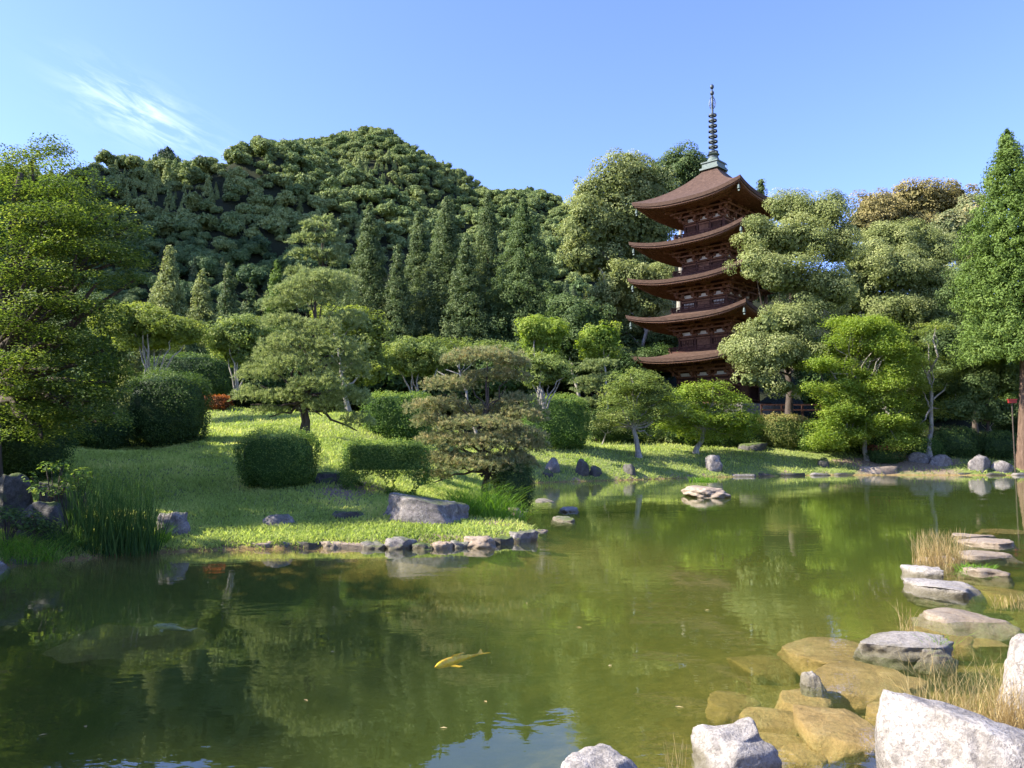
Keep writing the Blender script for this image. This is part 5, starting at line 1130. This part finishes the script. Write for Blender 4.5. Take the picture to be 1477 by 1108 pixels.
# ------------------------------------------------------------------ sky, sun and render settings
SUN_EL = rad(38); SUN_DIR = np.array([-.99, -.12]); SUN_DIR = SUN_DIR/np.linalg.norm(SUN_DIR)
wd = bpy.data.worlds.new('World'); sc.world = wd; wd.use_nodes = True; nt = wd.node_tree; nt.nodes.clear()
wo = nt.nodes.new('ShaderNodeOutputWorld'); bg = nt.nodes.new('ShaderNodeBackground'); sk = nt.nodes.new('ShaderNodeTexSky')
sk.sky_type = 'NISHITA'; sk.sun_disc = False; sk.sun_elevation = SUN_EL; sk.sun_rotation = math.atan2(SUN_DIR[0], SUN_DIR[1]); sk.air_density = 1.0; sk.dust_density = .5; sk.ozone_density = 3.0
bg.inputs[1].default_value = .115
# thin cirrus, fixed in the sky by direction
tc = nt.nodes.new('ShaderNodeTexCoord')
def ang(px, py):
    d = ray(px, py); d = d/np.linalg.norm(d); return d
c0 = ang(206, 166); cu = ang(290, 215)-ang(100, 115); cu /= np.linalg.norm(cu); cv = np.cross(c0, cu); cv /= np.linalg.norm(cv); cu = np.cross(cv, c0)
def dot(vec, off):
    n = nt.nodes.new('ShaderNodeVectorMath'); n.operation = 'DOT_PRODUCT'; nt.links.new(tc.outputs['Generated'], n.inputs[0]); n.inputs[1].default_value = tuple(vec); return n.outputs['Value']
def math_(op, a, b=None, c=None):
    n = nt.nodes.new('ShaderNodeMath'); n.operation = op
    for i, v in enumerate((a, b, c)):
        if v is None: continue
        if isinstance(v, (int, float)): n.inputs[i].default_value = v
        else: nt.links.new(v, n.inputs[i])
    return n.outputs[0]
U_, V_, W_ = dot(cu, 0), dot(cv, 0), dot(c0, 0)
cb = nt.nodes.new('ShaderNodeCombineXYZ'); nt.links.new(math_('MULTIPLY', U_, 9.), cb.inputs[0]); nt.links.new(math_('MULTIPLY', V_, 42.), cb.inputs[1])
cn = nt.nodes.new('ShaderNodeTexNoise'); cn.inputs['Scale'].default_value = 1.7; cn.inputs['Detail'].default_value = 9; cn.inputs['Roughness'].default_value = .62; cn.inputs['Distortion'].default_value = .55
nt.links.new(cb.outputs[0], cn.inputs['Vector'])
d2 = math_('ADD', math_('POWER', math_('MULTIPLY', U_, 1/.066), 2.0), math_('POWER', math_('MULTIPLY', V_, 1/.026), 2.0))
msk = math_('MULTIPLY', math_('EXPONENT', math_('MULTIPLY', d2, -1.0)), math_('GREATER_THAN', W_, .5))
cl = math_('MULTIPLY', msk, math_('MULTIPLY', math_('SUBTRACT', cn.outputs['Fac'], .42), 1.15)); 
cl = nt.nodes.new('ShaderNodeClamp') and cl
mm = nt.nodes.new('ShaderNodeMix'); mm.data_type = 'RGBA'; mm.clamp_factor = True; nt.links.new(cl, mm.inputs[0])
tn = nt.nodes.new('ShaderNodeMix'); tn.data_type = 'RGBA'; tn.blend_type = 'MULTIPLY'; tn.inputs[0].default_value = 1; tn.inputs[7].default_value = (.86, .87, 1.28, 1); nt.links.new(sk.outputs[0], tn.inputs[6]); nt.links.new(tn.outputs[2], mm.inputs[6]); mm.inputs[7].default_value = (8.5, 9.0, 9.2, 1)
nt.links.new(mm.outputs[2], bg.inputs[0]); nt.links.new(bg.outputs[0], wo.inputs[0])
sl = bpy.data.lights.new('sun', 'SUN'); sl.energy = 5.0; sl.angle = rad(.53); sl.color = (1, .94, .83); so_ = bpy.data.objects.new('sun', sl); COL.objects.link(so_)
from mathutils import Vector
dv = Vector((SUN_DIR[0]*math.cos(SUN_EL), SUN_DIR[1]*math.cos(SUN_EL), math.sin(SUN_EL))); so_.rotation_euler = dv.to_track_quat('Z', 'Y').to_euler(); so_.location = (-60, 20, 60)
sc.view_settings.view_transform = 'Standard'; sc.view_settings.look = 'None'; sc.view_settings.gamma = 1; sc.view_settings.exposure = 1.54
c = sc.cycles; c.max_bounces = 6; c.diffuse_bounces = 3; c.glossy_bounces = 3; c.transmission_bounces = 3; c.transparent_max_bounces = 8; c.volume_bounces = 2
c.use_adaptive_sampling = True; c.adaptive_threshold = .015; c.use_denoising = True; c.caustics_reflective = False; c.caustics_refractive = False; c.sample_clamp_indirect = 4
sc.render.film_transparent = False
